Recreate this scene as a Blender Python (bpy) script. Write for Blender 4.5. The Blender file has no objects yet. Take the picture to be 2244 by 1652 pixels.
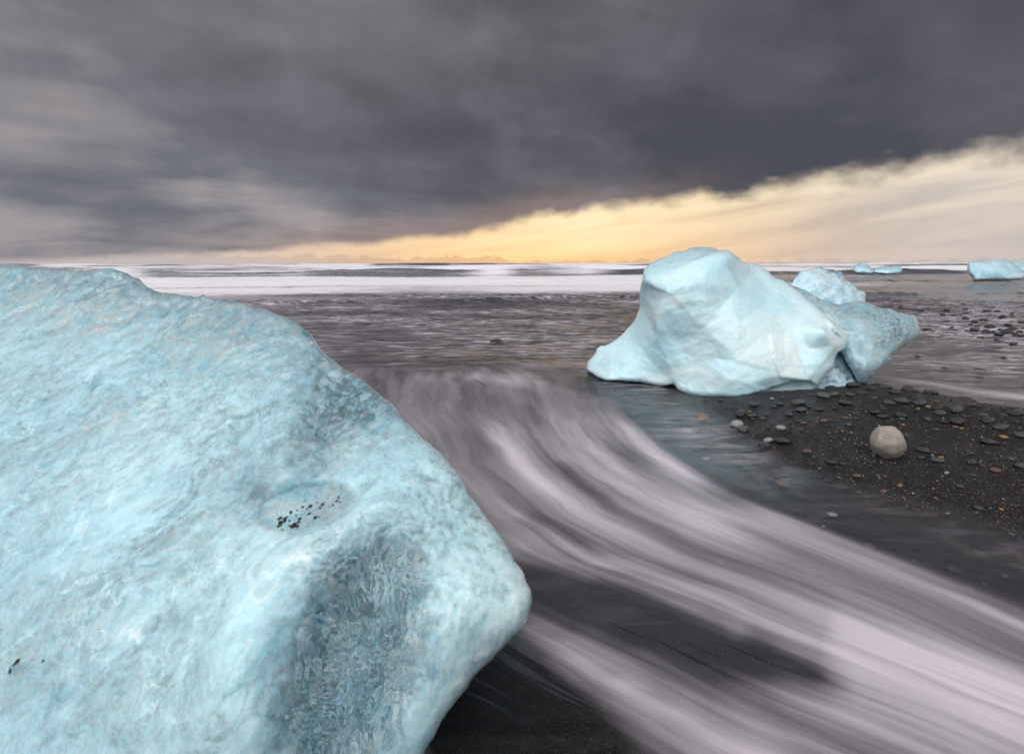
import bpy, bmesh, math, random
import numpy as np
from mathutils import Vector, Matrix, geometry
from mathutils.bvhtree import BVHTree

R = math.radians
random.seed(7); np.random.seed(7)
scene = bpy.context.scene
col = scene.collection

# ------------------------------------------------------------------ camera
CAM_H, PITCH, F = 1.20, math.atan(249 / 1122), 1122.0      # focal length in units of a 2244 px wide picture
cam_d = bpy.data.cameras.new('camera'); cam = bpy.data.objects.new('camera', cam_d); col.objects.link(cam)
cam_d.sensor_fit = 'HORIZONTAL'; cam_d.sensor_width = 36; cam_d.lens = 18
cam_d.clip_start = 0.02; cam_d.clip_end = 20000
cam.location = (0, 0, CAM_H); cam.rotation_euler = (R(90) - PITCH, R(0.1), 0)
scene.camera = cam

# ------------------------------------------------------------------ light, exposure
EXPO = 1.05
scene.view_settings.view_transform = 'Standard'; scene.view_settings.look = 'None'
scene.view_settings.exposure = EXPO; scene.view_settings.gamma = 1
scene.view_settings.use_curve_mapping = False
scene.cycles.use_denoising = True
scene.cycles.max_bounces = 14; scene.cycles.transmission_bounces = 10; scene.cycles.transparent_max_bounces = 12
scene.cycles.diffuse_bounces = 3; scene.cycles.glossy_bounces = 5
scene.cycles.caustics_reflective = False; scene.cycles.caustics_refractive = True
scene.cycles.sample_clamp_indirect = 4

def lin(r, g, b, k=1.0):
    f = lambda c: (c / 255 / 12.92) if c / 255 <= .04045 else ((c / 255 + .055) / 1.055) ** 2.4
    return (f(r) * k, f(g) * k, f(b) * k, 1)
KE = 2 ** -EXPO
def sk(r, g, b): return lin(r, g, b, KE)

sun_d = bpy.data.lights.new('sun', 'SUN'); sun = bpy.data.objects.new('sun', sun_d); col.objects.link(sun)
sun_d.energy = 1.5; sun_d.angle = R(75); sun_d.color = (1.0, .98, .985)
sun.rotation_euler = (R(28), R(-14), 0)                    # soft overcast light from above, a little behind the photographer

# ---- small node helpers
class NT:
    def __init__(s, tree): s.t = tree; s.n = tree.nodes; s.l = tree.links
    def add(s, typ, **kw):
        nd = s.n.new(typ)
        for k, v in kw.items():
            if k.startswith('_'): continue
            setattr(nd, k, v)
        return nd
    def link(s, a, b): s.l.new(a, b)
    def put(s, sock, v):
        if isinstance(v, bpy.types.NodeSocket): s.link(v, sock)
        elif v is not None: sock.default_value = v
    def math(s, op, a, b=None, c=None, clamp=False):
        nd = s.add('ShaderNodeMath', operation=op, use_clamp=clamp)
        s.put(nd.inputs[0], a); s.put(nd.inputs[1], b); s.put(nd.inputs[2], c)
        return nd.outputs[0]
    def vmath(s, op, a, b=None):
        nd = s.add('ShaderNodeVectorMath', operation=op)
        s.put(nd.inputs[0], a); s.put(nd.inputs[1], b)
        return nd.outputs[0]
    def comb(s, x, y, z):
        nd = s.add('ShaderNodeCombineXYZ')
        for i, v in enumerate((x, y, z)): s.put(nd.inputs[i], v)
        return nd.outputs[0]
    def sep(s, v):
        nd = s.add('ShaderNodeSeparateXYZ'); s.put(nd.inputs[0], v); return nd.outputs
    def mapr(s, v, a, b, c=0., d=1., smooth=True):
        nd = s.add('ShaderNodeMapRange', interpolation_type='SMOOTHSTEP' if smooth else 'LINEAR')
        s.put(nd.inputs[0], v)
        for i, x in enumerate((a, b, c, d)): s.put(nd.inputs[i + 1], x)
        return nd.outputs[0]
    def noise(s, vec, scale, detail=4, rough=.5, dist=0., lac=2.0):
        nd = s.add('ShaderNodeTexNoise'); s.put(nd.inputs['Vector'], vec)
        for k, v in (('Scale', scale), ('Detail', detail), ('Roughness', rough), ('Distortion', dist), ('Lacunarity', lac)):
            s.put(nd.inputs[k], v)
        return nd.outputs['Fac']
    def noisec(s, vec, scale, detail=2):
        nd = s.add('ShaderNodeTexNoise'); s.put(nd.inputs['Vector'], vec)
        nd.inputs['Scale'].default_value = scale; nd.inputs['Detail'].default_value = detail
        return nd.outputs['Color']
    def voro(s, vec, scale, feature='SMOOTH_F1', out='Distance', smooth=.6):
        nd = s.add('ShaderNodeTexVoronoi', feature=feature); s.put(nd.inputs['Vector'], vec)
        nd.inputs['Scale'].default_value = scale
        if feature == 'SMOOTH_F1': nd.inputs['Smoothness'].default_value = smooth
        return nd.outputs[out]
    def mix(s, f, a, b):
        nd = s.add('ShaderNodeMix', data_type='RGBA')
        s.put(nd.inputs[0], f); s.put(nd.inputs[6], a); s.put(nd.inputs[7], b)
        return nd.outputs[2]
    def mixs(s, f, a, b):
        nd = s.add('ShaderNodeMixShader'); s.put(nd.inputs[0], f); s.link(a, nd.inputs[1]); s.link(b, nd.inputs[2])
        return nd.outputs[0]
    def ramp(s, f, stops):
        nd = s.add('ShaderNodeValToRGB'); s.put(nd.inputs[0], f); cr = nd.color_ramp
        while len(cr.elements) < len(stops): cr.elements.new(.5)
        for e, (p, c) in zip(cr.elements, stops): e.position = p; e.color = c
        return nd.outputs[0]
    def attr(s, name, out='Fac'):
        nd = s.add('ShaderNodeAttribute', attribute_name=name); return nd.outputs[out]
    def bump(s, h, strength, dist, normal=None):
        nd = s.add('ShaderNodeBump'); s.put(nd.inputs['Height'], h)
        nd.inputs['Strength'].default_value = strength; nd.inputs['Distance'].default_value = dist
        if normal is not None: s.link(normal, nd.inputs['Normal'])
        return nd.outputs[0]

def material(name):
    m = bpy.data.materials.new(name); m.use_nodes = True; m.node_tree.nodes.clear()
    t = NT(m.node_tree); out = t.add('ShaderNodeOutputMaterial')
    return m, t, out

def principled(t, **kw):
    nd = t.add('ShaderNodeBsdfPrincipled')
    for k, v in kw.items(): t.put(nd.inputs[k.replace('_', ' ')], v)
    return nd

# ------------------------------------------------------------------ pixel -> direction -> point
CP, SP = math.cos(PITCH), math.sin(PITCH)
def pix_dir(x, y):
    x = np.asarray(x, float); y = np.asarray(y, float)
    u = (x - 1122) / F; v = (y - 826) / F
    return np.stack([u, CP - v * SP, -SP - v * CP], -1)
def at(x, y, Y):
    d = pix_dir(x, y); return np.array([0, 0, CAM_H]) + d * (np.asarray(Y, float) / d[..., 1])[..., None]
def on_plane(x, y, z=0.):
    d = pix_dir(x, y); return np.array([0, 0, CAM_H]) + d * ((z - CAM_H) / d[..., 2])[..., None]

# ------------------------------------------------------------------ world: heavy cloud deck with an open strip over the sea
world = bpy.data.worlds.new('World'); scene.world = world; world.use_nodes = True
world.node_tree.nodes.clear()
w = NT(world.node_tree)
tc = w.add('ShaderNodeTexCoord'); D = tc.outputs['Generated']
dx, dy, dz = w.sep(D)
az = w.math('ARCTAN2', dx, dy); el = w.math('ARCSINE', dz)
SUN_AZ, SUN_EL = R(3), R(2.5)
edge_px = [(-250, 572), (190, 563), (500, 550), (800, 529), (1000, 512), (1180, 474), (1360, 452), (1540, 431), (1700, 404), (1900, 372), (2100, 338), (2244, 318), (2500, 285)]
pts = []
for (x, y) in edge_px:
    d = pix_dir(x, y); pts.append((math.atan2(d[0], d[1]), .96 * math.asin(d[2] / np.linalg.norm(d))))
pts = [(-math.pi, .10), (-2.2, .03)] + pts + [(1.4, .26), (2.2, .22), (math.pi, .10)]
fc = w.add('ShaderNodeFloatCurve'); cu = fc.mapping.curves[0]
fc.mapping.extend = 'HORIZONTAL'
P01 = [((a + math.pi) / (2 * math.pi), e) for a, e in pts]
cu.points[0].location = P01[0]; cu.points[1].location = P01[-1]
for p in P01[1:-1]: cu.points.new(*p)
for p in cu.points: p.handle_type = 'AUTO_CLAMPED'
fc.mapping.update()
w.link(w.math('MULTIPLY_ADD', az, 1 / (2 * math.pi), .5), fc.inputs['Value'])
edge = fc.outputs[0]
# coordinates on the cloud base, so cells flatten towards the horizon
den = w.math('ADD', w.math('MAXIMUM', dz, 0.), .20)
px = w.math('DIVIDE', dx, den); py = w.math('DIVIDE', dy, den)
rot = R(24)
ca, sa = math.cos(rot), math.sin(rot)
pa = w.math('ADD', w.math('MULTIPLY', px, ca), w.math('MULTIPLY', py, sa))
pb = w.math('SUBTRACT', w.math('MULTIPLY', py, ca), w.math('MULTIPLY', px, sa))
pc = w.comb(w.math('MULTIPLY', pa, .62), pb, 0.)
n1 = w.noise(pc, .8, 6, .5, .4)
n2 = w.noise(pc, 2.2, 6, .52, .3)
n3 = w.noise(w.comb(az, w.math('MULTIPLY', el, 1.6), 3.), 4.2, 6, .55, .4)
ned = w.noise(w.comb(az, w.math('MULTIPLY', el, 1.5), 1.), 11., 5, .52, .15)
ned2 = w.noise(w.comb(az, w.math('MULTIPLY', el, 1.5), 5.), 40., 3, .5, .0)
wob = w.math('ADD', w.math('MULTIPLY', w.math('SUBTRACT', ned, .5), .11), w.math('MULTIPLY', w.math('SUBTRACT', ned2, .5), .016))
wob = w.math('MULTIPLY', wob, w.mapr(edge, .0, .2, .08, 1.25, False))
dist = w.math('ADD', w.math('SUBTRACT', el, edge), wob)
soft = w.mapr(edge, .02, .25, .007, .042, False)
deck = w.mapr(dist, w.math('MULTIPLY', soft, -1.), soft)
# deck colour
left = w.mapr(az, R(38), R(-42), 0., 1., False)
f = w.math('ADD', w.math('MULTIPLY', w.math('SUBTRACT', n1, .5), 1.5), w.math('MULTIPLY', w.math('SUBTRACT', n2, .5), .75))
f = w.math('ADD', f, w.math('MULTIPLY', w.math('SUBTRACT', n3, .5), .9))
f = w.math('ADD', f, w.math('MULTIPLY_ADD', left, .46, .10))
low = w.mapr(el, R(20), R(1), 0., 1.)
f = w.math('ADD', f, w.math('MULTIPLY', low, w.math('MULTIPLY_ADD', left, .42, -.02)), clamp=True)
deck_c = w.ramp(f, [(0., sk(77, 79, 88)), (.3, sk(93, 94, 102)), (.62, sk(114, 116, 125)), (1., sk(160, 155, 157))])
warm = w.math('MULTIPLY', w.mapr(el, R(8), R(26), 0., 1.), w.math('MULTIPLY', left, .8))
deck_c = w.mix(w.math('MULTIPLY', warm, .55), deck_c, w.mix(.5, deck_c, w.ramp(f, [(0., sk(88, 78, 76)), (1., sk(176, 155, 148))])))
# warm light catching the underside next to the opening
under = w.math('MULTIPLY', w.mapr(dist, .0, .07, 1., 0.), w.mapr(w.math('ABSOLUTE', w.math('SUBTRACT', az, R(-6))), R(8), R(34), 1., 0.))
deck_c = w.mix(w.math('MULTIPLY', under, .35), deck_c, sk(196, 160, 142))
# the open strip
daz = w.math('ABSOLUTE', w.math('SUBTRACT', az, SUN_AZ))
glow = w.mapr(daz, R(3), R(40), 1., 0.)
streak = w.noise(w.comb(az, w.math('MULTIPLY_ADD', el, 9., w.math('MULTIPLY', az, -1.3)), 0.), 2.6, 4, .5, .4)
hi = w.mapr(el, R(0.5), R(7), 0., 1.)
c_sun = w.mix(hi, sk(251, 212, 158), sk(255, 233, 188))
c_far = w.mix(hi, sk(210, 197, 190), sk(240, 224, 204))
c_open = w.mix(glow, c_far, c_sun)
c_open = w.mix(w.mapr(streak, .36, .70, 0., .8), c_open, w.mix(glow, sk(184, 178, 178), sk(226, 184, 140)))
core = w.math('MULTIPLY', w.mapr(daz, R(0), R(22), 1., 0.), w.mapr(w.math('ABSOLUTE', w.math('SUBTRACT', el, R(4.2))), R(0), R(4.6), 1., 0.))
c_open = w.mix(w.math('MULTIPLY', core, w.mapr(streak, .3, .6, 1., .45)), c_open, sk(255, 246, 208))
sky = w.add('ShaderNodeTexSky', sky_type='NISHITA'); sky.sun_disc = False
sky.sun_elevation = SUN_EL; sky.sun_rotation = SUN_AZ
skc = w.add('ShaderNodeMix', data_type='RGBA', blend_type='ADD'); skc.inputs[0].default_value = .002
w.link(c_open, skc.inputs[6]); w.link(sky.outputs[0], skc.inputs[7])
c_open = skc.outputs[2]
# small cumulus standing on the horizon
cn = w.noise(w.comb(az, w.math('MULTIPLY', el, 1.7), 0.), 34., 6, .62, .2)
cn2 = w.noise(w.comb(az, 0., 9.), 5., 2, .5)
ctop = w.math('ADD', w.math('MULTIPLY_ADD', w.math('SUBTRACT', cn, .5), .050, .005), w.math('MULTIPLY', w.math('SUBTRACT', cn2, .5), .03))
ctop = w.math('ADD', ctop, w.mapr(az, R(18), R(-30), -.003, .010, False))
cum = w.mapr(w.math('SUBTRACT', ctop, el), -.0015, .003)
cum = w.math('MULTIPLY', cum, w.mapr(el, R(3), R(1.2), 0., 1.))
c_cum = w.mix(glow, sk(186, 176, 180), sk(206, 164, 124))
c_open = w.mix(w.math('MULTIPLY', cum, .5), c_open, c_cum)
fin = w.mix(deck, c_open, deck_c)
bg = w.add('ShaderNodeBackground'); w.link(fin, bg.inputs[0]); bg.inputs[1].default_value = 1.0
wo = w.add('ShaderNodeOutputWorld'); w.link(bg.outputs[0], wo.inputs[0])

# ------------------------------------------------------------------ numeric helpers
_perm = np.random.RandomState(3).permutation(256); _perm = np.concatenate([_perm, _perm, _perm])
_g3 = np.random.RandomState(4).normal(size=(256, 3)); _g3 /= np.linalg.norm(_g3, axis=1)[:, None]
_gx, _gy, _gz = (np.ascontiguousarray(_g3[:, k]).astype(np.float32) for k in range(3)); _perm = _perm.astype(np.int32)
def perlin(p):
    p = np.asarray(p, float); i = np.floor(p); f = (p - i).astype(np.float32); i = i.astype(np.int32) & 255
    x, y, z = f[:, 0], f[:, 1], f[:, 2]; u = f * f * f * (f * (f * 6 - 15) + 10)
    px_ = (_perm[i[:, 0]], _perm[i[:, 0] + 1]); acc = None
    rx = []
    for a in (0, 1):
        ry = []
        for b in (0, 1):
            h2 = _perm[px_[a] + i[:, 1] + b] + i[:, 2]; rz = []
            for c in (0, 1):
                h = _perm[h2 + c]; rz.append(_gx[h] * (x - a) + _gy[h] * (y - b) + _gz[h] * (z - c))
            ry.append(rz[0] + u[:, 2] * (rz[1] - rz[0]))
        rx.append(ry[0] + u[:, 1] * (ry[1] - ry[0]))
    return (rx[0] + u[:, 0] * (rx[1] - rx[0])).astype(float) * 1.4
def fbm(p, octv=4, gain=.5):
    a, s, r = 1., 1., 0.
    for k in range(octv):
        r = r + a * perlin(p * s + k * 17.3); a *= gain; s *= 2.03
    return r
def ridged(p, octv=3):
    a, s, r = 1., 1., 0.
    for k in range(octv):
        r = r + a * (1 - 2 * np.abs(perlin(p * s + k * 9.1))); a *= .5; s *= 2.1
    return r
def sstep(x, a, b):
    t = np.clip((x - a) / (b - a), 0, 1); return t * t * (3 - 2 * t)
class TPS:
    def __init__(s, pts, vals, reg=1e-4):
        s.p = np.asarray(pts, float); s.sc = s.p.std(0).max(); P = s.p / s.sc
        n = len(P); K = s.phi(np.linalg.norm(P[:, None] - P[None], axis=2)) + reg * np.eye(n)
        A = np.zeros((n + 3, n + 3)); A[:n, :n] = K; A[:n, n] = 1; A[:n, n + 1:] = P; A[n, :n] = 1; A[n + 1:, :n] = P.T
        v = np.asarray(vals, float)
        s.w = np.linalg.solve(A, np.concatenate([v, np.zeros(3)]))
    @staticmethod
    def phi(r): return np.where(r > 1e-9, r * r * np.log(np.maximum(r, 1e-9)), 0)
    def __call__(s, q):
        q = np.asarray(q, float) / s.sc; out = np.zeros(len(q)); P = s.p / s.sc; n = len(P)
        for k in range(0, len(q), 20000):
            qq = q[k:k + 20000]
            out[k:k + 20000] = s.phi(np.linalg.norm(qq[:, None] - P[None], axis=2)) @ s.w[:n] + s.w[n] + qq @ s.w[n + 1:]
        return out
def facet_eval(ctrl, q, fallback):
    """flat facets spanned between the control points, creased along their shared edges"""
    ctrl = np.asarray(ctrl, float); out = fallback.copy()
    res = geometry.delaunay_2d_cdt([Vector(c[:2]) for c in ctrl], [], [], 0, 1e-5)
    V = np.array([tuple(v) for v in res[0]]); val_ = np.array([ctrl[o[0], 2] for o in res[3]])
    for f in res[2]:
        a, b, c = V[f[0]], V[f[1]], V[f[2]]; den_ = (b[1] - c[1]) * (a[0] - c[0]) + (c[0] - b[0]) * (a[1] - c[1])
        if abs(den_) < 1e-6: continue
        l1 = ((b[1] - c[1]) * (q[:, 0] - c[0]) + (c[0] - b[0]) * (q[:, 1] - c[1])) / den_
        l2 = ((c[1] - a[1]) * (q[:, 0] - c[0]) + (a[0] - c[0]) * (q[:, 1] - c[1])) / den_
        l3 = 1 - l1 - l2; m = (l1 >= -1e-6) & (l2 >= -1e-6) & (l3 >= -1e-6)
        out[m] = l1[m] * val_[f[0]] + l2[m] * val_[f[1]] + l3[m] * val_[f[2]]
    return out
def seg_dist(q, poly, closed=False):
    """distance from points q to a polyline"""
    q = np.asarray(q, float); poly = np.asarray(poly, float); best = np.full(len(q), 1e9)
    n = len(poly)
    for i in range(n if closed else n - 1):
        a, b = poly[i], poly[(i + 1) % n]; ab = b - a; L = (ab * ab).sum() + 1e-12
        t = np.clip(((q - a) @ ab) / L, 0, 1)
        d = np.linalg.norm(q - (a + t[:, None] * ab), axis=1); best = np.minimum(best, d)
    return best
def inside(q, poly):
    q = np.asarray(q, float); poly = np.asarray(poly, float); c = np.zeros(len(q), bool); n = len(poly)
    for i in range(n):
        (x1, y1), (x2, y2) = poly[i], poly[(i + 1) % n]
        if y1 == y2: continue
        cond = ((y1 > q[:, 1]) != (y2 > q[:, 1])) & (q[:, 0] < (x2 - x1) * (q[:, 1] - y1) / (y2 - y1) + x1)
        c ^= cond
    return c
def smooth_poly(poly, step, rough=0., closed=True, seed=0):
    """Catmull-Rom through the traced points, resampled at an even step, with a little chipping"""
    P = np.asarray(poly, float); n = len(P); out = []
    rng = range(n) if closed else range(n - 1)
    for i in rng:
        p0, p1, p2, p3 = (P[(i - 1) % n], P[i], P[(i + 1) % n], P[(i + 2) % n]) if closed else (P[max(i - 1, 0)], P[i], P[i + 1], P[min(i + 2, n - 1)])
        m = max(int(np.linalg.norm(p2 - p1) / step), 1)
        for k in range(m):
            t = k / m
            a = p1; b = .5 * (p2 - p0) * .7; c = .5 * (p3 - p1) * .7
            h = (2 * t**3 - 3 * t**2 + 1) * p1 + (t**3 - 2 * t**2 + t) * b + (-2 * t**3 + 3 * t**2) * p2 + (t**3 - t**2) * c
            out.append(h)
    out = np.array(out)
    if rough:
        nn = np.stack([np.roll(out, -1, 0)[:, 1] - np.roll(out, 1, 0)[:, 1], np.roll(out, 1, 0)[:, 0] - np.roll(out, -1, 0)[:, 0]], 1)
        nn /= np.linalg.norm(nn, axis=1)[:, None] + 1e-9
        q = np.c_[out / (step * 6), np.full(len(out), seed + .5)]
        out = out + nn * (fbm(q, 4, .6) * rough)[:, None]
    return out

def set_attr(me, name, vals):
    a = me.attributes.new(name, 'FLOAT', 'POINT'); a.data.foreach_set('value', np.asarray(vals, np.float32))
def mesh_obj(name, verts, faces, mat, parent=None, smooth=True):
    me = bpy.data.meshes.new(name); me.from_pydata([tuple(v) for v in verts], [], [tuple(f) for f in faces]); me.update()
    if smooth: me.polygons.foreach_set('use_smooth', np.ones(len(me.polygons), bool))
    if mat: me.materials.append(mat)
    o = bpy.data.objects.new(name, me); col.objects.link(o)
    if parent: o.parent = parent
    return o
def tag(o, label=None, cat=None, group=None, kind=None):
    if label: o['label'] = label
    if cat: o['category'] = cat
    if group: o['group'] = group
    if kind: o['kind'] = kind
    return o

# ------------------------------------------------------------------ beach: heights
def zp(px_, py_): return ((1600 + px_ / 2.694) * .92232, (850 + py_ / 2.694) * .92232)    # crop of the gravel bank -> picture
def zi(px_, py_): return ((1350 + px_ / 2.4933) * .92232, (550 + py_ / 2.4933) * .92232)  # crop of the ice block -> picture
ctl, val = [], []
def gctl(x, y, z):
    p = on_plane(x, y, z); ctl.append(p[:2]); val.append(z)
for (a, b) in [(250, 330), (430, 430), (600, 545), (800, 660), (1000, 745), (1300, 835), (1600, 905), (1950, 990), (2244, 1075), (2500, 1140)]:
    gctl(*zp(a, b), .0)
for (a, b) in [(300, 560), (700, 850), (1300, 1050), (1900, 1200), (2400, 1300)]: gctl(*zp(a, b), -.035)
for (a, b) in [(900, 205), (1200, 175), (1450, 205), (1700, 245), (1950, 295), (2244, 335), (2500, 370)]:
    gctl(*zp(a, b), .115)
    p = on_plane(*zp(a, b), .115); ctl.append((p[0] * 1.08, p[1] + .42)); val.append(-.005)
    ctl.append((p[0] * 1.2, p[1] + 1.0)); val.append(-.045)
for (a, b) in [(700, 300), (1100, 330), (1500, 380), (1900, 430), (2300, 480)]: gctl(*zp(a, b), .095)
for (a, b) in [(700, 480), (1200, 560), (1700, 640), (2300, 760)]: gctl(*zp(a, b), .055)
for (X, Y, z) in [(.2, 4.6, -.05), (.6, 4.9, -.03), (.2, 3.2, -.06), (0, 2, -.06), (1.5, 1, -.06), (1.2, 6.5, -.05), (3.5, 7.5, -.05), (6, 6.5, -.05), (4.6, 1.5, -.06), (-2, 5, -.06), (-3, 2, -.06)]:
    ctl.append((X, Y)); val.append(z)
gt = TPS(ctl, val)
def ground_z(X, Y):
    X = np.asarray(X, float); Y = np.asarray(Y, float); q = np.stack([X, Y], -1).reshape(-1, 2)
    m = gt(q)
    wgt = sstep(q[:, 1], .3, 1.2) * (1 - sstep(q[:, 1], 6.0, 8.0)) * (1 - sstep(q[:, 0], 6.0, 9.0)) * sstep(q[:, 0], -1.5, 0.3)
    m = np.clip(m, -.065, .15) * wgt + -.055 * (1 - wgt)
    lump = fbm(np.c_[q * 1.7, np.zeros(len(q))], 4) * .012 + fbm(np.c_[q * 9, np.ones(len(q))], 3) * .004
    flat = (fbm(np.c_[q * .28, np.full(len(q), 4.)], 3)) * .03 * sstep(q[:, 1], 6.5, 9) * sstep(q[:, 0], 3, 5)
    z = m + lump * (1 + 0 * m) + flat
    r = np.hypot(q[:, 0], q[:, 1])
    z = z - .9 * sstep(r, 15, 45) - 4 * sstep(r, 45, 200)
    return z.reshape(X.shape)

_lx, _ly = np.arange(-4, 12.01, .04), np.arange(0, 12.01, .04)
_lz = ground_z(*np.meshgrid(_lx, _ly))
def gz1(X, Y):
    a = min(max((X + 4) / .04, 0), len(_lx) - 1.001); b = min(max(Y / .04, 0), len(_ly) - 1.001); i, j = int(a), int(b); a -= i; b -= j
    return float((_lz[j, i] * (1 - a) + _lz[j, i + 1] * a) * (1 - b) + (_lz[j + 1, i] * (1 - a) + _lz[j + 1, i + 1] * a) * b)
def polar_grid(rr, fine):
    aa = np.concatenate([np.arange(-62, 62, fine), np.arange(62, 298.01, 4)]); aa = np.radians(aa)
    aa = aa[:-1] if abs(aa[-1] - aa[0] - 2 * math.pi) < 1e-6 else aa
    Rr, Aa = np.meshgrid(rr, aa, indexing='ij'); X = Rr * np.sin(Aa); Y = Rr * np.cos(Aa)
    nr, na = X.shape; i = np.arange(nr - 1)[:, None] * na; j = np.arange(na)[None]
    jn = (j + 1) % na
    Fc = np.stack([i + j, i + jn, i + na + jn, i + na + j], -1).reshape(-1, 4)
    return X.ravel(), Y.ravel(), Fc[:, ::-1]

def big_mesh(name, X, Y, Z, Fc, mat):
    me = bpy.data.meshes.new(name)
    n, m = len(X), len(Fc)
    me.vertices.add(n); me.vertices.foreach_set('co', np.stack([X, Y, Z], 1).astype(np.float32).ravel())
    me.loops.add(m * 4); me.loops.foreach_set('vertex_index', Fc.astype(np.int32).ravel())
    me.polygons.add(m); me.polygons.foreach_set('loop_start', np.arange(0, m * 4, 4, dtype=np.int32))
    me.update(calc_edges=True); me.validate()
    me.polygons.foreach_set('use_smooth', np.ones(len(me.polygons), bool))
    me.materials.append(mat)
    o = bpy.data.objects.new(name, me); col.objects.link(o); return o

# sand material
m_sand, t, out = material('black_volcanic_sand')
pos = t.add('ShaderNodeNewGeometry').outputs['Position']
g1 = t.noise(pos, 2.3, 5, .6); g2 = t.noise(pos, 260., 2, .6); g3 = t.voro(pos, 210., 'F1', 'Color')
g3v = t.sep(g3)[0]
cs = t.mix(g1, (.007, .0065, .0072, 1), (.018, .0155, .0165, 1))
cs = t.mix(t.mapr(g3v, .80, .97, 0., .8), cs, t.mix(t.sep(g3)[1], (.09, .08, .078, 1), (.05, .035, .03, 1)))
bs = principled(t, Base_Color=cs, Roughness=t.mapr(g1, .3, .7, .28, .52), Normal=t.bump(t.math('ADD', g2, t.math('MULTIPLY', t.voro(pos, 150., 'F1'), .8)), .9, .008))
bs.inputs['Specular IOR Level'].default_value = .4
t.link(bs.outputs[0], out.inputs[0])

X, Y, Fc = polar_grid(np.geomspace(.12, 9000, 330), .36)
gz = ground_z(X, Y)
ground = tag(big_mesh('beach', X, Y, gz, Fc, m_sand), kind='structure')

# ------------------------------------------------------------------ water
# stream guides (where the backwash runs), picture points on the water plane
guides = [(0.0, [(1440, 850), (1500, 930), (1620, 1010), (1800, 1085), (2000, 1150), (2244, 1220), (2600, 1320)]),
          (.30, [(1290, 838), (1340, 890), (1400, 955), (1480, 1015), (1600, 1085), (1900, 1200), (2244, 1340), (2600, 1480)]),
          (.55, [(1170, 838), (1200, 900), (1260, 980), (1360, 1060), (1500, 1130), (1800, 1250), (2244, 1440), (2600, 1590)]),
          (.80, [(1050, 848), (1090, 930), (1140, 1010), (1220, 1090), (1320, 1150), (1500, 1230), (1900, 1390), (2244, 1530), (2600, 1680)]),
          (1.05, [(900, 890), (950, 970), (1010, 1050), (1090, 1130), (1210, 1205), (1400, 1290), (1600, 1370), (1900, 1490), (2244, 1625), (2600, 1770)]),
          (1.32, [(820, 960), (900, 1100), (1020, 1230), (1165, 1290), (1300, 1360), (1500, 1455), (1750, 1560), (2100, 1700)]),
          (1.50, [(800, 1150), (950, 1270), (1100, 1345), (1250, 1430), (1400, 1515), (1550, 1595), (1700, 1670), (1900, 1760)]),
          (1.75, [(700, 1300), (900, 1420), (1050, 1480), (1200, 1570), (1350, 1665), (1500, 1760)])]
gp, gu, gv = [], [], []
for v, ln in guides:
    P = on_plane(*np.array(smooth_poly(ln, 60, closed=False)).T, 0.)[:, :2]
    L = np.concatenate([[0], np.cumsum(np.linalg.norm(np.diff(P, axis=0), axis=1))])
    end = L[-1]
    # align the parameter so that lines of equal u run across the stream
    x0 = P[0]; u0 = (4.6 - x0[1]) * .9
    for p, l in zip(P[::1], L[::1]): gp.append(p); gu.append(u0 + l); gv.append(v)
gp = np.array(gp)
tu, tv = TPS(gp, gu, 1e-3), TPS(gp, gv, 1e-3)

X, Y, Fc = polar_grid(np.concatenate([np.geomspace(.12, 2, 60, False), np.geomspace(2, 5, 110, False), np.geomspace(5, 22, 240, False), np.geomspace(22, 260, 130, False), np.geomspace(260, 9000, 40)]), .30)
q = np.stack([X, Y], 1); r = np.hypot(X, Y)
near = (r < 9) & (Y > -.5)
U = np.zeros(len(X)); V = np.zeros(len(X))
U[near] = tu(q[near]); V[near] = tv(q[near])
def strokes(lst, qq, uv):
    acc = np.zeros(len(qq)); meander = fbm(np.c_[uv[:, 0] * .9, uv[:, 1] * 5., np.zeros(len(uv))], 3)
    for k, (amp, wid, ln) in enumerate(lst):
        P = on_plane(*np.array(smooth_poly(ln, 25, closed=False)).T, 0.)[:, :2]
        best = np.full(len(qq), 1e9); tt = np.zeros(len(qq))
        for i in range(len(P) - 1):
            ab = P[i + 1] - P[i]; ex = qq[:, 0] - P[i, 0]; ey = qq[:, 1] - P[i, 1]
            h = np.clip((ex * ab[0] + ey * ab[1]) / (ab @ ab + 1e-12), 0, 1)
            d = (ex - h * ab[0]) ** 2 + (ey - h * ab[1]) ** 2; m = d < best; best[m] = d[m]; tt[m] = (i + h[m]) / (len(P) - 1)
        taper = sstep(tt, 0., .28) * (1 - sstep(tt, .62, 1.)) if amp_taper(ln) else 1.
        taper = taper * sstep(tt, -.03, .16)
        vary = 1 + .55 * fbm(np.c_[uv[:, 0] * .8 + k * 3.3, np.full(len(uv), k * 2.1), np.zeros(len(uv))], 2)
        w_ = wid * 1.45 * (1 + .6 * meander)
        acc = acc + amp * taper * vary * np.exp(-(np.sqrt(best) / w_) ** 1.6)
    return acc
def amp_taper(ln): return ln[-1][0] < 2200 and ln[-1][1] < 1640
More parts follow.
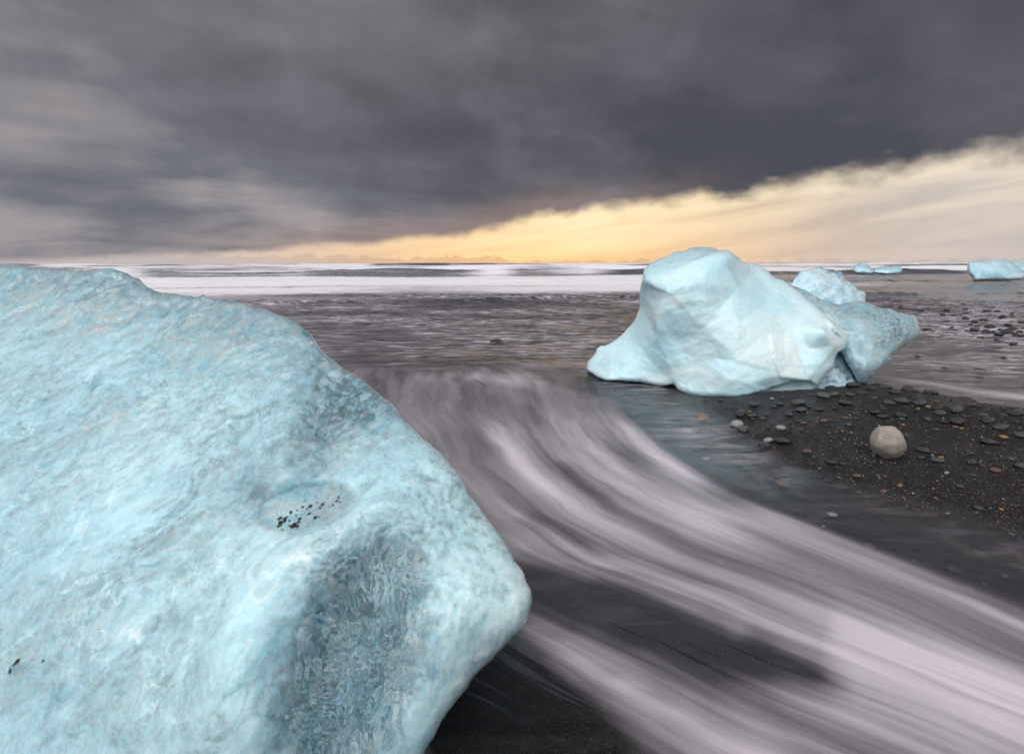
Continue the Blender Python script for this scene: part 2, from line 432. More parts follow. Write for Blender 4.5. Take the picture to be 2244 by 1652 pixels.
foam_s = [(.75, .085, [(1045, 846), (1090, 930), (1135, 1005), (1200, 1070), (1300, 1140), (1420, 1195), (1560, 1255)]),
          (.38, .12, [(1400, 1190), (1700, 1305), (1950, 1405), (2244, 1530), (2500, 1640)]),
          (.85, .08, [(1290, 850), (1330, 890), (1385, 950), (1450, 1005), (1540, 1060), (1650, 1110)]),
          (.42, .06, [(1600, 1090), (1750, 1155), (1900, 1215), (2100, 1300), (2300, 1390)]),
          (.75, .11, [(1180, 832), (1215, 900), (1290, 990), (1400, 1080), (1560, 1150), (1760, 1235)]),
          (.55, .10, [(900, 890), (945, 965), (1010, 1045), (1090, 1120), (1210, 1195), (1400, 1275), (1650, 1375), (1900, 1475), (2244, 1610)]),
          (.55, .07, [(1060, 1150), (1150, 1205), (1290, 1270), (1420, 1320)]),
          (.80, .055, [(1090, 1330), (1200, 1395), (1310, 1462), (1430, 1535), (1560, 1605), (1700, 1685)]),
          (.35, .12, [(1200, 1420), (1350, 1520), (1500, 1610), (1650, 1700)]),
          (.26, .16, [(1560, 1470), (1800, 1545), (2050, 1630), (2300, 1720)]),
          (.35, .10, [(1800, 1380), (2000, 1450), (2244, 1540)]),
          (.50, .25, [(960, 815), (1100, 835), (1240, 830)])]
dark_s = [(.85, .085, [(1000, 1195), (1060, 1215), (1165, 1262), (1300, 1318), (1430, 1378), (1560, 1432), (1700, 1490), (1860, 1550)]),
          (.45, .05, [(1600, 1400), (1750, 1460), (1900, 1520)]),
          (.9, .16, [(900, 1560), (1010, 1520), (1100, 1570), (1180, 1650)]),
          (.14, .06, [(1220, 1000), (1280, 1060), (1400, 1130)]),
          (.30, .05, [(1130, 1120), (1250, 1180), (1370, 1240)]),
          (.5, .10, [(1480, 920), (1560, 1010), (1700, 1075), (1900, 1150), (2244, 1260)])]
foam = np.zeros(len(X)); stream = np.zeros(len(X))
st_poly = on_plane(*np.array([(780, 800), (1000, 812), (1180, 800), (1290, 826), (1330, 850), (1480, 868), (1560, 950), (1800, 1050), (2244, 1140), (2800, 1300), (3000, 2000), (1500, 2600), (0, 2600), (0, 1100)]).T.astype(float), 0.)[:, :2]
ins = inside(q[near], st_poly); ed = seg_dist(q[near], st_poly, True)
sd = np.where(ins, ed, -ed) + .35 * fbm(np.c_[q[near] * np.array([1.6, 1.1]), np.zeros(near.sum())], 3); stream[near] = sstep(sd + .25 * fbm(np.c_[q[near] * np.array([5., 1.2]), np.ones(near.sum())], 2), -.75, .55)
uvn = np.stack([U[near], V[near]], 1); fo = .52 * strokes(foam_s, q[near], uvn) - .85 * strokes(dark_s, q[near], uvn)
inner = sstep(V[near], .16, .42)
foam[near] = np.clip((.32 * inner + fo), 0, 1.1) * stream[near]
# sea: breaking waves, each ridge with its own line and height
Z = np.zeros(len(X)); sea = sstep(r, 17, 30)
wash_amp = sstep(r, 4.6, 7) * (1 - sstep(r, 60, 120))
Z += (fbm(np.c_[X * 1.1, Y * 2.0, np.zeros(len(X))], 3, .6) * .022 + ridged(np.c_[X * 1.5, Y * 2.6, np.full(len(X), 3.)], 2) * .010) * wash_amp * np.clip(r / 10, .5, 1.8)
Z += fbm(np.c_[X * 4., Y * 6, np.ones(len(X))], 2, .55) * .003 * wash_amp
white = np.zeros(len(X))
Wx = np.c_[X * .02, np.zeros(len(X)), np.zeros(len(X))]
waves = [  # distance, slope to the right, height, width behind, foam reach in front, foam strength
    (17.0, .16, .15, 1.2, .25, .25), (24, .05, .08, 1.6, 1, 0), (33, -.03, .18, 2.4, 1, 0), (58, .02, .85, 4.0, 1, 0),
    (98, .03, 1.0, 7, 1, 0), (150, -.02, 1.0, 12, 1, 0), (260, .02, 1.90, 16, 1, 0), (430, 0, 2.0, 25, 1, 0), (800, 0, 1.0, 40, 1, 0)]
for k, (d0, sl, hgt, wb, ff, fs) in enumerate(waves):
    line = d0 + sl * X + fbm(np.c_[X / d0 * 1.6 + k * 7.7, np.zeros(len(X)) + k, np.zeros(len(X))], 3) * d0 * .10
    amp = np.clip(.62 + .75 * fbm(np.c_[X / d0 * 2.2 + k * 3.1, np.full(len(X), k + 50.), np.zeros(len(X))], 3), .12, 1.15)
    s = Y - line
    wf = wb * (.30 if k else .12)
    prof = np.where(s > 0, np.exp(-(s / wb) ** 2), np.exp(-(s / wf) ** 2))
    m = (Y > 3) & (np.abs(np.arctan2(X, Y)) < 1.2)
    Z += np.where(m, hgt * amp * prof, 0)
    brk = np.clip(.55 + 1.3 * fbm(np.c_[X / d0 * 1.9 + k * 5.3, np.full(len(X), k + 90.), np.zeros(len(X))], 3), 0, 1)
    rightcut = 1 - (.65 * sstep(X / np.maximum(Y, 1), .42, .55) if 1 <= k <= 3 else 0)
    fz = np.where(s > 0, np.exp(-(s / (wb * .55)) ** 2), np.exp(-(s / ff) ** 2))
    if k == 0: fz = np.exp(-((s - .5) / .9) ** 2)
    white = np.maximum(white, np.where(m, fs * fz * (.35 + .65 * brk) * rightcut, 0))
rat = X / np.maximum(Y, 1); lw = Y * (1 + .10 * fbm(np.c_[rat * 2.4, np.log(np.maximum(Y, 1)) * 1.5, np.zeros(len(X))], 3)) - 2.5 * np.clip(rat, -1, 1)
basef = np.interp(lw, [15.5, 18, 21, 22.5, 26, 28, 30, 45, 47, 50, 60, 66, 90, 98, 110, 200, 240, 300, 400, 900], [0, .25, .42, .88, .92, .42, .95, 1.0, .7, .30, .20, .95, .9, .45, .9, .9, .25, .25, .8, .5])
lat = fbm(np.c_[rat * 3.1 + 4, np.zeros(len(X)), np.zeros(len(X))], 2); lat2 = fbm(np.c_[rat * 4.3 + 9, np.ones(len(X)), np.zeros(len(X))], 2)
basef = np.where((lw > 45) & (lw < 66), basef + .5 * sstep(lat, .0, .35) * (1 - sstep(np.abs(lw - 56), 5, 10) * 0), basef)
basef = np.where((lw > 220), basef + .5 * sstep(lat2, .0, .3), basef)
baser = np.interp(lw, [23, 26, 31, 34, 42, 46, 50, 56, 70, 80, 100, 160, 260, 900], [.0, .34, .34, .0, .0, .62, .1, .0, .05, .8, .85, .6, .8, .4])  # nearest pale band: reflective sheen of calm water painted as foam colour
rt = sstep(rat, .30, .46); basef = basef * (1 - rt) + baser * rt
white = np.where((Y > 3) & (np.abs(np.arctan2(X, Y)) < 1.2), np.maximum(white * np.where(lw < 60, 1 - rt, 1), basef), white)
back_s = [(.46, .20, [(1870, 822), (2000, 838), (2120, 856), (2300, 882)]), (.35, .14, [(1930, 790), (2100, 800), (2300, 815)]), (.3, .25, [(1990, 745), (2120, 735), (2300, 740)]), (.3, .3, [(900, 790), (1050, 800), (1180, 790)])]
white[near] = np.maximum(white[near], strokes(back_s, q[near], uvn))
calm = np.zeros(len(X)); calm[near] = np.clip(strokes([(1.1, .22, [(1120, 812), (1200, 803), (1290, 796), (1370, 780)])], q[near], uvn), 0, 1)
depth = Z - np.concatenate([ground_z(X[k:k + 60000], Y[k:k + 60000]) for k in range(0, len(X), 60000)])

m_wat, t, out = material('sea_water_with_foam')
geo = t.add('ShaderNodeNewGeometry'); pos = geo.outputs['Position']
a_u, a_v, a_f, a_s, a_w, a_d, a_sea = (t.attr(n) for n in ('flow_u', 'flow_v', 'foam', 'stream', 'white', 'depth', 'sea'))
# silky foam threads along the flow
wv = t.math('MULTIPLY_ADD', t.math('SUBTRACT', t.noise(t.comb(a_u, a_v, 0.), 1.6, 2), .5), .12, a_v)
s1 = t.noise(t.comb(t.math('MULTIPLY', a_u, .55), t.math('MULTIPLY', wv, 7.), 0.), 1., 4, .55, .25)
s2 = t.noise(t.comb(t.math('MULTIPLY', a_u, .9), t.math('MULTIPLY', wv, 24.), 4.), 1., 2, .5, .3)
s3 = t.noise(t.comb(t.math('MULTIPLY', a_u, 1.6), t.math('MULTIPLY', wv, 70.), 8.), 1., 3, .6, .2)
thr = t.math('ADD', t.math('ADD', t.math('MULTIPLY', t.math('SUBTRACT', s1, .5), 1.55), t.math('MULTIPLY', t.math('SUBTRACT', s2, .5), .80)), t.math('MULTIPLY', t.math('SUBTRACT', s3, .5), .22))
fs_ = t.math('ADD', a_f, t.math('MULTIPLY', thr, t.math('MULTIPLY_ADD', a_f, .75, .10)))
fs_ = t.math('MULTIPLY', t.mapr(fs_, .02, 1.05, 0., .96), a_s)
# wash farther out: broken lace of foam, drawn out sideways by the running water
sc = t.vmath('MULTIPLY', pos, (1.1, 3.3, 1.))
l0 = t.noise(t.vmath('MULTIPLY', pos, (.16, .36, 1.)), 1., 3, .5, .3)
l1 = t.noise(sc, 1.5, 6, .62, 1.2)
l2 = t.noise(t.vmath('MULTIPLY', pos, (.55, 2.6, 1.)), 3.4, 5, .6, .8)
lace = t.math('SUBTRACT', 1., t.math('MULTIPLY', t.math('ABSOLUTE', t.math('SUBTRACT', l1, .5)), 9.), clamp=True)
lace = t.math('MULTIPLY', lace, t.mapr(l0, .40, .66, .08, .85))
lace = t.math('MULTIPLY', lace, t.mapr(l2, .36, .62, .1, 1.))
veil = t.math('MULTIPLY', t.mapr(l2, .45, .75, 0., .42), t.mapr(l0, .3, .7, .3, 1.))
fw = t.math('MULTIPLY', t.math('ADD', t.math('MULTIPLY', lace, .80), t.math('MULTIPLY', veil, 1.25)), t.math('SUBTRACT', 1., t.math('MULTIPLY', a_s, .92)))
fw = t.math('MULTIPLY', fw, t.math('SUBTRACT', 1., a_sea))
# surf
b1 = t.noise(t.vmath('MULTIPLY', pos, (.05, .22, .6)), 1., 6, .6, .4)
b2 = t.noise(t.vmath('MULTIPLY', pos, (.012, .05, .2)), 1., 4, .55, .2)
fb = t.math('ADD', a_w, t.math('MULTIPLY', t.math('ADD', t.math('SUBTRACT', b1, .5), t.math('SUBTRACT', b2, .5)), 1.7))
fb = t.math('MULTIPLY', t.mapr(fb, .22, .85), t.mapr(a_w, .03, .2))
ft = t.math('MAXIMUM', t.math('MAXIMUM', fs_, fw), fb)
ft = t.math('MULTIPLY', ft, t.mapr(a_d, .0, .035, .0, 1.))
ft = t.math('MINIMUM', ft, .97)
# water body
near_b = t.noise(t.comb(t.math('MULTIPLY', a_u, 1.2), t.math('MULTIPLY', wv, 17.), 0.), 1., 2, .5)
far_b = t.math('ADD', t.noise(t.vmath('MULTIPLY', pos, (1.3, 3.4, 1.)), 2.4, 5, .6, .4), t.math('MULTIPLY', l1, .6))
hgt = t.math('ADD', t.math('MULTIPLY', t.math('MULTIPLY', near_b, a_s), .035), t.math('MULTIPLY', far_b, t.math('SUBTRACT', 1., a_s)))
a_calm = t.attr('calm'); hgt = t.math('MULTIPLY', hgt, t.math('MULTIPLY_ADD', a_calm, -.85, 1.))
nrm = t.bump(hgt, 1., .16)
fr = t.add('ShaderNodeFresnel'); fr.inputs[0].default_value = 1.33; t.link(nrm, fr.inputs[1])
gl = t.add('ShaderNodeBsdfGlossy'); t.link(t.mapr(a_s, 0., 1., .17, .30, False), gl.inputs['Roughness']); t.link(nrm, gl.inputs['Normal']); gl.inputs[0].default_value = (.95, .93, .97, 1)
tr = t.add('ShaderNodeBsdfTransparent'); t.link(t.mix(t.mapr(a_d, 0., .12), (1, 1, 1, 1), (.50, .58, .58, 1)), tr.inputs[0])
deep = t.add('ShaderNodeBsdfDiffuse'); deep.inputs[0].default_value = (.040, .068, .066, 1)
body = t.mixs(a_sea, tr.outputs[0], deep.outputs[0])
body = t.mixs(t.math('MULTIPLY', t.math('MULTIPLY', fr.outputs[0], t.mapr(a_d, 0., .05, .2, 1.)), t.math('SUBTRACT', t.math('ADD', t.mapr(a_sea, 0., 1., .50, 1.), t.math('MULTIPLY', a_calm, .45)), t.math('MULTIPLY', a_s, .28))), body, gl.outputs[0])
fm = principled(t, Base_Color=t.mix(a_sea, (.70, .64, .695, 1), (.86, .85, .87, 1)), Roughness=.55, Normal=t.bump(hgt, .25, .02))
fm.inputs['Specular IOR Level'].default_value = .25
t.link(t.mixs(ft, body, fm.outputs[0]), out.inputs[0])

water = tag(big_mesh('sea', X, Y, Z, Fc, m_wat), kind='structure')
for n, v in (('flow_u', U), ('flow_v', V), ('foam', foam), ('stream', stream), ('white', white), ('depth', depth), ('sea', sea), ('calm', calm)):
    set_attr(water.data, n, v)

# ------------------------------------------------------------------ ice
def ice_material(name, deep, milk, vein, sss=.02, rough=.14, fine=1., grain=55., scal_d=.006, glass_tint=(.95, .99, 1., 1), cloud=(.44, .63, .70, 1), kmax=.66, absorb=None, gbump=1.):
    """glacier ice: milky scattering ice and clear ice mixed by masks stored per vertex"""
    m, t, out = material(name)
    p = t.add('ShaderNodeTexCoord').outputs['Object']
    tone, ve, clear = t.attr('tone'), t.attr('vein'), t.attr('clear')
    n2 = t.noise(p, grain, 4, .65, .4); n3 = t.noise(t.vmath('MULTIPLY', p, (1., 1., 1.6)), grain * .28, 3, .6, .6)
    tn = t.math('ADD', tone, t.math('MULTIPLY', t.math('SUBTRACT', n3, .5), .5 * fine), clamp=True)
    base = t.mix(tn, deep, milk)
    vv_ = t.math('ADD', ve, t.math('MULTIPLY', t.math('SUBTRACT', n2, .5), .9 * fine), clamp=True)
    base = t.mix(t.mapr(vv_, .15, .85, 0., .9), base, vein)
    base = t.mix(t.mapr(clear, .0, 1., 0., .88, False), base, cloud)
    nb = t.bump(t.math('ADD', n2, t.math('MULTIPLY', n3, 1.6)), .9, scal_d)
    milky = principled(t, Base_Color=base, Roughness=t.mapr(n3, .35, .65, rough, rough + .2), Normal=nb)
    milky.subsurface_method = 'RANDOM_WALK'
    for k, v in (('Subsurface Weight', 1.), ('Coat Weight', .6), ('Coat Roughness', .04), ('Coat IOR', 1.33), ('Subsurface Scale', sss), ('Subsurface Radius', (.45, .85, 1.)), ('IOR', 1.31)): milky.inputs[k].default_value = v
    glass = t.add('ShaderNodeBsdfGlass'); glass.inputs['IOR'].default_value = 1.31; glass.inputs['Roughness'].default_value = .03
    glass.inputs['Color'].default_value = glass_tint; t.link(t.bump(n3, .5, scal_d * gbump), glass.inputs['Normal'])
    k = t.math('ADD', clear, t.math('MULTIPLY', t.math('ADD', t.math('SUBTRACT', n2, .5), t.math('SUBTRACT', n3, .5)), .7 * fine))
    k = t.mapr(k, .15, .95, 0., kmax)
    t.link(t.mixs(k, milky.outputs[0], glass.outputs[0]), out.inputs[0])
    if absorb:
        va = t.add('ShaderNodeVolumeAbsorption'); va.inputs['Color'].default_value = absorb[0]; va.inputs['Density'].default_value = absorb[1]
        t.link(va.outputs[0], out.inputs['Volume'])
    return m

def worley(p):
    """distance to the nearest and second nearest of scattered points, and a random number of the nearest one"""
    p = np.asarray(p, float); i = np.floor(p).astype(int); f1 = np.full(len(p), 9.); f2 = f1.copy(); cid = np.zeros(len(p))
    for a in (-1, 0, 1):
        for b in (-1, 0, 1):
            for c in (-1, 0, 1):
                k = i + np.array([a, b, c]); h = _perm[_perm[_perm[k[:, 0] & 255] + (k[:, 1] & 255)] + (k[:, 2] & 255)]
                o = np.stack([_perm[h], _perm[h + 71], _perm[h + 143]], 1) / 256.
                d = np.linalg.norm(k + o - p, axis=1); nw = d < f1
                f2 = np.where(nw, f1, np.minimum(f2, d)); cid = np.where(nw, h / 256., cid); f1 = np.where(nw, d, f1)
    return f1, f2, cid

def subdivide(V, Fa, onb):
    Fa = np.asarray(Fa); e = np.sort(np.concatenate([Fa[:, [0, 1]], Fa[:, [1, 2]], Fa[:, [2, 0]]]), 1)
    ue, inv, cnt_ = np.unique(e, axis=0, return_inverse=True, return_counts=True); inv = inv.ravel()
    n = len(V); m = len(Fa); mid = (V[ue[:, 0]] + V[ue[:, 1]]) / 2
    ab, bc, ca_ = n + inv[:m], n + inv[m:2 * m], n + inv[2 * m:]
    a, b, c = Fa.T
    F2 = np.concatenate([np.stack(x, 1) for x in ((a, ab, ca_), (ab, b, bc), (ca_, bc, c), (ab, bc, ca_))])
    return np.concatenate([V, mid]), F2, np.concatenate([onb, cnt_ == 1])

def tri_mesh(name, co, Fa, mat, parent=None):
    me = bpy.data.meshes.new(name); me.vertices.add(len(co)); me.vertices.foreach_set('co', co.astype(np.float32).ravel())
    me.loops.add(len(Fa) * 3); me.loops.foreach_set('vertex_index', np.asarray(Fa, np.int32).ravel())
    me.polygons.add(len(Fa)); me.polygons.foreach_set('loop_start', np.arange(0, len(Fa) * 3, 3, dtype=np.int32)); me.update(calc_edges=True)
    me.polygons.foreach_set('use_smooth', np.ones(len(me.polygons), bool)); me.materials.append(mat)
    o = bpy.data.objects.new(name, me); col.objects.link(o)
    if parent: o.parent = parent
    return o

def ice_solid(name, outline, front, thick, mat, step=8, edge_px=60, edge_r=.12, rough=4, surface=None, relief=None, parent=None, zmin=None, seed=0, back_jit=.3, reg=1e-3, sub=1, flat=0.):
    """closed block of ice: traced outline, front surface through given points (x, y, distance), its own thickness behind.
    surface(q, P) -> displacement, tone, vein, clear for picture points q and world points P"""
    ol = smooth_poly(outline, step, rough, True, seed)
    lo, hi = ol.min(0), ol.max(0)
    gx, gy = np.meshgrid(np.arange(lo[0], hi[0], step), np.arange(lo[1], hi[1], step * .87))
    gx[1::2] += step / 2
    g = np.stack([gx.ravel(), gy.ravel()], 1)
    ok = inside(g, ol); g = g[ok]; d = seg_dist(g, ol, True); g = g[d > step * .6]
    g = g + np.random.RandomState(seed + 1).uniform(-.2, .2, g.shape) * step
    pts = np.concatenate([ol, g]); nb = len(ol)
    res = geometry.delaunay_2d_cdt([Vector(p) for p in pts], [(i, (i + 1) % nb) for i in range(nb)], [], 1, 1e-4)
    V2 = np.array([tuple(v) for v in res[0]]); Fa = np.array([tuple(f) for f in res[2]])
    onb = seg_dist(V2, ol, True) < 1e-3
    for _ in range(sub): V2, Fa, onb = subdivide(V2, Fa, onb)
    d = np.where(onb, 0, seg_dist(V2, ol, True))
    fr = np.asarray(front, float); T = TPS(fr[:, :2], fr[:, 2], reg)
    Yf = T(V2)
    if flat:
        qw = V2 + np.stack([fbm(np.c_[V2 / 90., np.full(len(V2), 1.5)], 3), fbm(np.c_[V2 / 90., np.full(len(V2), 7.5)], 3)], 1) * 9.
        Yf = Yf + flat * sstep(d, 2, 30) * (facet_eval(fr, qw, Yf) - Yf)
    k = np.clip(d / edge_px, 0, 1); rnd = 1 - np.sqrt(1 - (1 - k) ** 2)
    Yf = Yf + edge_r * rnd
    if relief is not None: Yf = Yf + relief(V2) * (1 - rnd)
    tk = np.sqrt(np.clip(1 - (1 - np.clip(d / (edge_px * 4.), 0, 1)) ** 2, 0, 1))
    Yb = Yf + np.where(onb, 0, thick * tk * (1 + back_jit * fbm(np.c_[V2 / 160., np.full(len(V2), seed + 3.)], 3)))
    A = at(V2[:, 0], V2[:, 1], Yf); B = at(V2[:, 0], V2[:, 1], Yb)
    dp, tone, vein, clear = surface(V2, A)
    def push(Pv, n):
        vd = Pv - np.array([0, 0, CAM_H]); vd /= np.linalg.norm(vd, axis=1)[:, None]
        return Pv + vd * (n * (1 - onb))[:, None]
    A = push(A, -dp * np.clip(d / (step * .8), 0, 1)); B = push(B, fbm(B * 5. + seed, 4) * .03)
    zm = -.06 if zmin is None else zmin
    idx = np.full(len(V2), -1); inn = np.where(~onb)[0]; idx[inn] = len(V2) + np.arange(len(inn)); idx[onb] = np.where(onb)[0]
    co = np.concatenate([A, B[inn]]); co[:, 2] = np.maximum(co[:, 2], zm)
    # wind the triangles so that the front faces the viewer side and the back faces away
    a, b, c = Fa[0]; nrm_ = np.cross(A[b] - A[a], A[c] - A[a])
    sgn = [((np.cross(A[f[1]] - A[f[0]], A[f[2]] - A[f[0]])) @ (np.array([0, 0, CAM_H]) - A[f[0]])) > 0 for f in Fa[::max(1, len(Fa) // 200)]]
    if np.mean(sgn) < .5: Fa = Fa[:, ::-1]
    faces = np.concatenate([Fa, idx[Fa][:, ::-1]])
    o = tri_mesh(name, co, faces, mat, parent)
    for n_, v_, kb in (('tone', tone, 1.), ('vein', vein, 1.), ('clear', clear, .5)): set_attr(o.data, n_, np.concatenate([v_, v_[inn] * kb]))
    return o
def blob(q, x, y, rx, ry, rot=0.):
    a = R(rot); dx_, dy_ = q[:, 0] - x, q[:, 1] - y
    return np.exp(-(((dx_ * math.cos(a) + dy_ * math.sin(a)) / rx) ** 2 + ((-dx_ * math.sin(a) + dy_ * math.cos(a)) / ry) ** 2))
def oval(q, x, y, rx, ry, rot=0., s=.25):
    a = R(rot); dx_, dy_ = q[:, 0] - x, q[:, 1] - y
    rr = np.sqrt(((dx_ * math.cos(a) + dy_ * math.sin(a)) / rx) ** 2 + ((-dx_ * math.sin(a) + dy_ * math.cos(a)) / ry) ** 2)
    return 1 - sstep(rr, 1 - s, 1 + s)

m_near = ice_material('blue_glacier_ice_rough', (.36, .70, .83, 1), (.60, .865, .94, 1), (.84, .945, .975, 1), sss=.11, rough=.08, fine=.55, grain=70., scal_d=.0035, kmax=.97, absorb=((.58, .84, .96, 1), .35), gbump=1., cloud=(.58, .82, .90, 1))
m_core = ice_material('cloudy_ice_core', (.46, .78, .91, 1), (.80, .95, .99, 1), (.90, .985, 1., 1), sss=.04, rough=.5, grain=30., scal_d=.004, kmax=0., cloud=(.085, .165, .20, 1))  # dark cloud colour paints the darkness seen through clear ice
m_milk = ice_material('pale_glacier_ice_smooth', (.50, .80, .88, 1), (.745, .905, .965, 1), (.87, .95, .985, 1), sss=.06, rough=.24, grain=26., scal_d=.003, fine=.3)
m_clear = ice_material('clear_glacier_ice', (.44, .66, .75, 1), (.68, .84, .90, 1), (.90, .95, .97, 1), sss=.03, rough=.10, grain=34., scal_d=.008, fine=.5, kmax=.88, cloud=(.58, .76, .83, 1))
m_far = ice_material('turquoise_glacier_ice', (.36, .64, .73, 1), (.60, .81, .87, 1), (.78, .90, .94, 1), sss=.15, rough=.25, grain=2.2, scal_d=.05, fine=.5)

def plain_surface(freq, disp, facet=0., clear=0., seed=0, streak=(1., 1., 1.)):
    def f(q, P):
        W = P + .12 / freq * np.stack([fbm(P * freq * .7 + 3 + seed, 2), fbm(P * freq * .7 + 31 + seed, 2), fbm(P * freq * .7 + 57 + seed, 2)], 1)
        d_ = fbm(W * freq + seed, 5, .5) * disp
        if facet:
            f1, f2, cid = worley(W * freq * .55 + seed); d_ = d_ - facet * f1 + facet * (cid - .5) * sstep(f2 - f1, 0, .25)
        tone = np.clip(.5 + .9 * fbm(W * freq * np.array(streak) * .8 + 11, 4), 0, 1)
        vein = np.clip(ridged(W * freq * 1.4 + 5, 3) * .6 - .5, 0, 1)
        c = clear(q, P) if callable(clear) else np.full(len(q), clear)
        return d_, tone, vein, c
    return f

# --- the great block beside the camera
near_out = [(-700, 610), (-400, 585), (-150, 575), (0, 578), (60, 581), (120, 588), (180, 591), (232, 586), (262, 592), (300, 610), (335, 632), (380, 645), (430, 649), (446, 645), (470, 656), (525, 663), (580, 678), (632, 695), (660, 714), (690, 745),
            (712, 774), (745, 799), (790, 830), (842, 872), (872, 902), (902, 937), (932, 966), (956, 984), (982, 1010), (1006, 1046), (1040, 1100), (1080, 1150), (1110, 1200), (1140, 1250), (1157, 1284), (1162, 1312), (1158, 1340), (1143, 1376),
            (1118, 1402), (1085, 1435), (1050, 1470), (1020, 1508), (990, 1545), (960, 1593), (936, 1640), (915, 1690), (880, 1760), (820, 1850), (400, 1900), (-200, 1900), (-700, 1800)]
near_front = [(-700, 610, 2.7), (-700, 1800, 1.1), (-300, 580, 2.55), (0, 578, 2.4), (240, 588, 2.3), (340, 632, 2.2), (445, 646, 2.15), (580, 678, 2.05), (690, 745, 1.9), (790, 830, 1.75), (872, 902, 1.62), (956, 984, 1.48), (1040, 1100, 1.36), (1110, 1200, 1.25),
              (1162, 1312, 1.12), (1085, 1435, 1.05), (990, 1545, .98), (915, 1690, .93), (820, 1850, .88), (400, 1900, .80), (-200, 1900, .84),
              (0, 700, 2.1), (300, 720, 2.0), (500, 760, 1.86), (620, 800, 1.75), (0, 900, 1.72), (300, 950, 1.60), (500, 950, 1.55), (700, 950, 1.50), (560, 870, 1.64),
              (620, 1030, 1.36), (700, 1110, 1.30), (800, 1000, 1.42), (860, 1060, 1.31), (560, 1150, 1.26), (0, 1150, 1.38), (300, 1200, 1.24), (450, 1300, 1.10), (640, 1260, 1.10), (760, 1190, 1.14), (900, 1180, 1.17), (1000, 1260, 1.10),
              (0, 1400, 1.13), (300, 1450, 1.00), (560, 1450, .94), (640, 1400, 1.00), (780, 1330, 1.06), (900, 1380, 1.00), (1020, 1370, 1.02), (760, 1500, .97), (0, 1652, .95), (300, 1652, .88), (560, 1620, .84), (750, 1652, .88), (880, 1560, .93)]
def near_relief(q):
    z = .012 * oval(q + 14 * np.stack([fbm(np.c_[q / 60., np.zeros(len(q))], 3), fbm(np.c_[q / 60., np.ones(len(q))], 3)], 1), 665, 1112, 118, 52, -14, .22)                                     # melt hollow
    z += -.025 * blob(q, 560, 1250, 60, 330, 16) + .03 * oval(q, 770, 1480, 130, 240, 18, .6)
    z += .035 * blob(q, 720, 930, 50, 140, 28) - .03 * blob(q, 640, 860, 50, 150, 30)
    return z
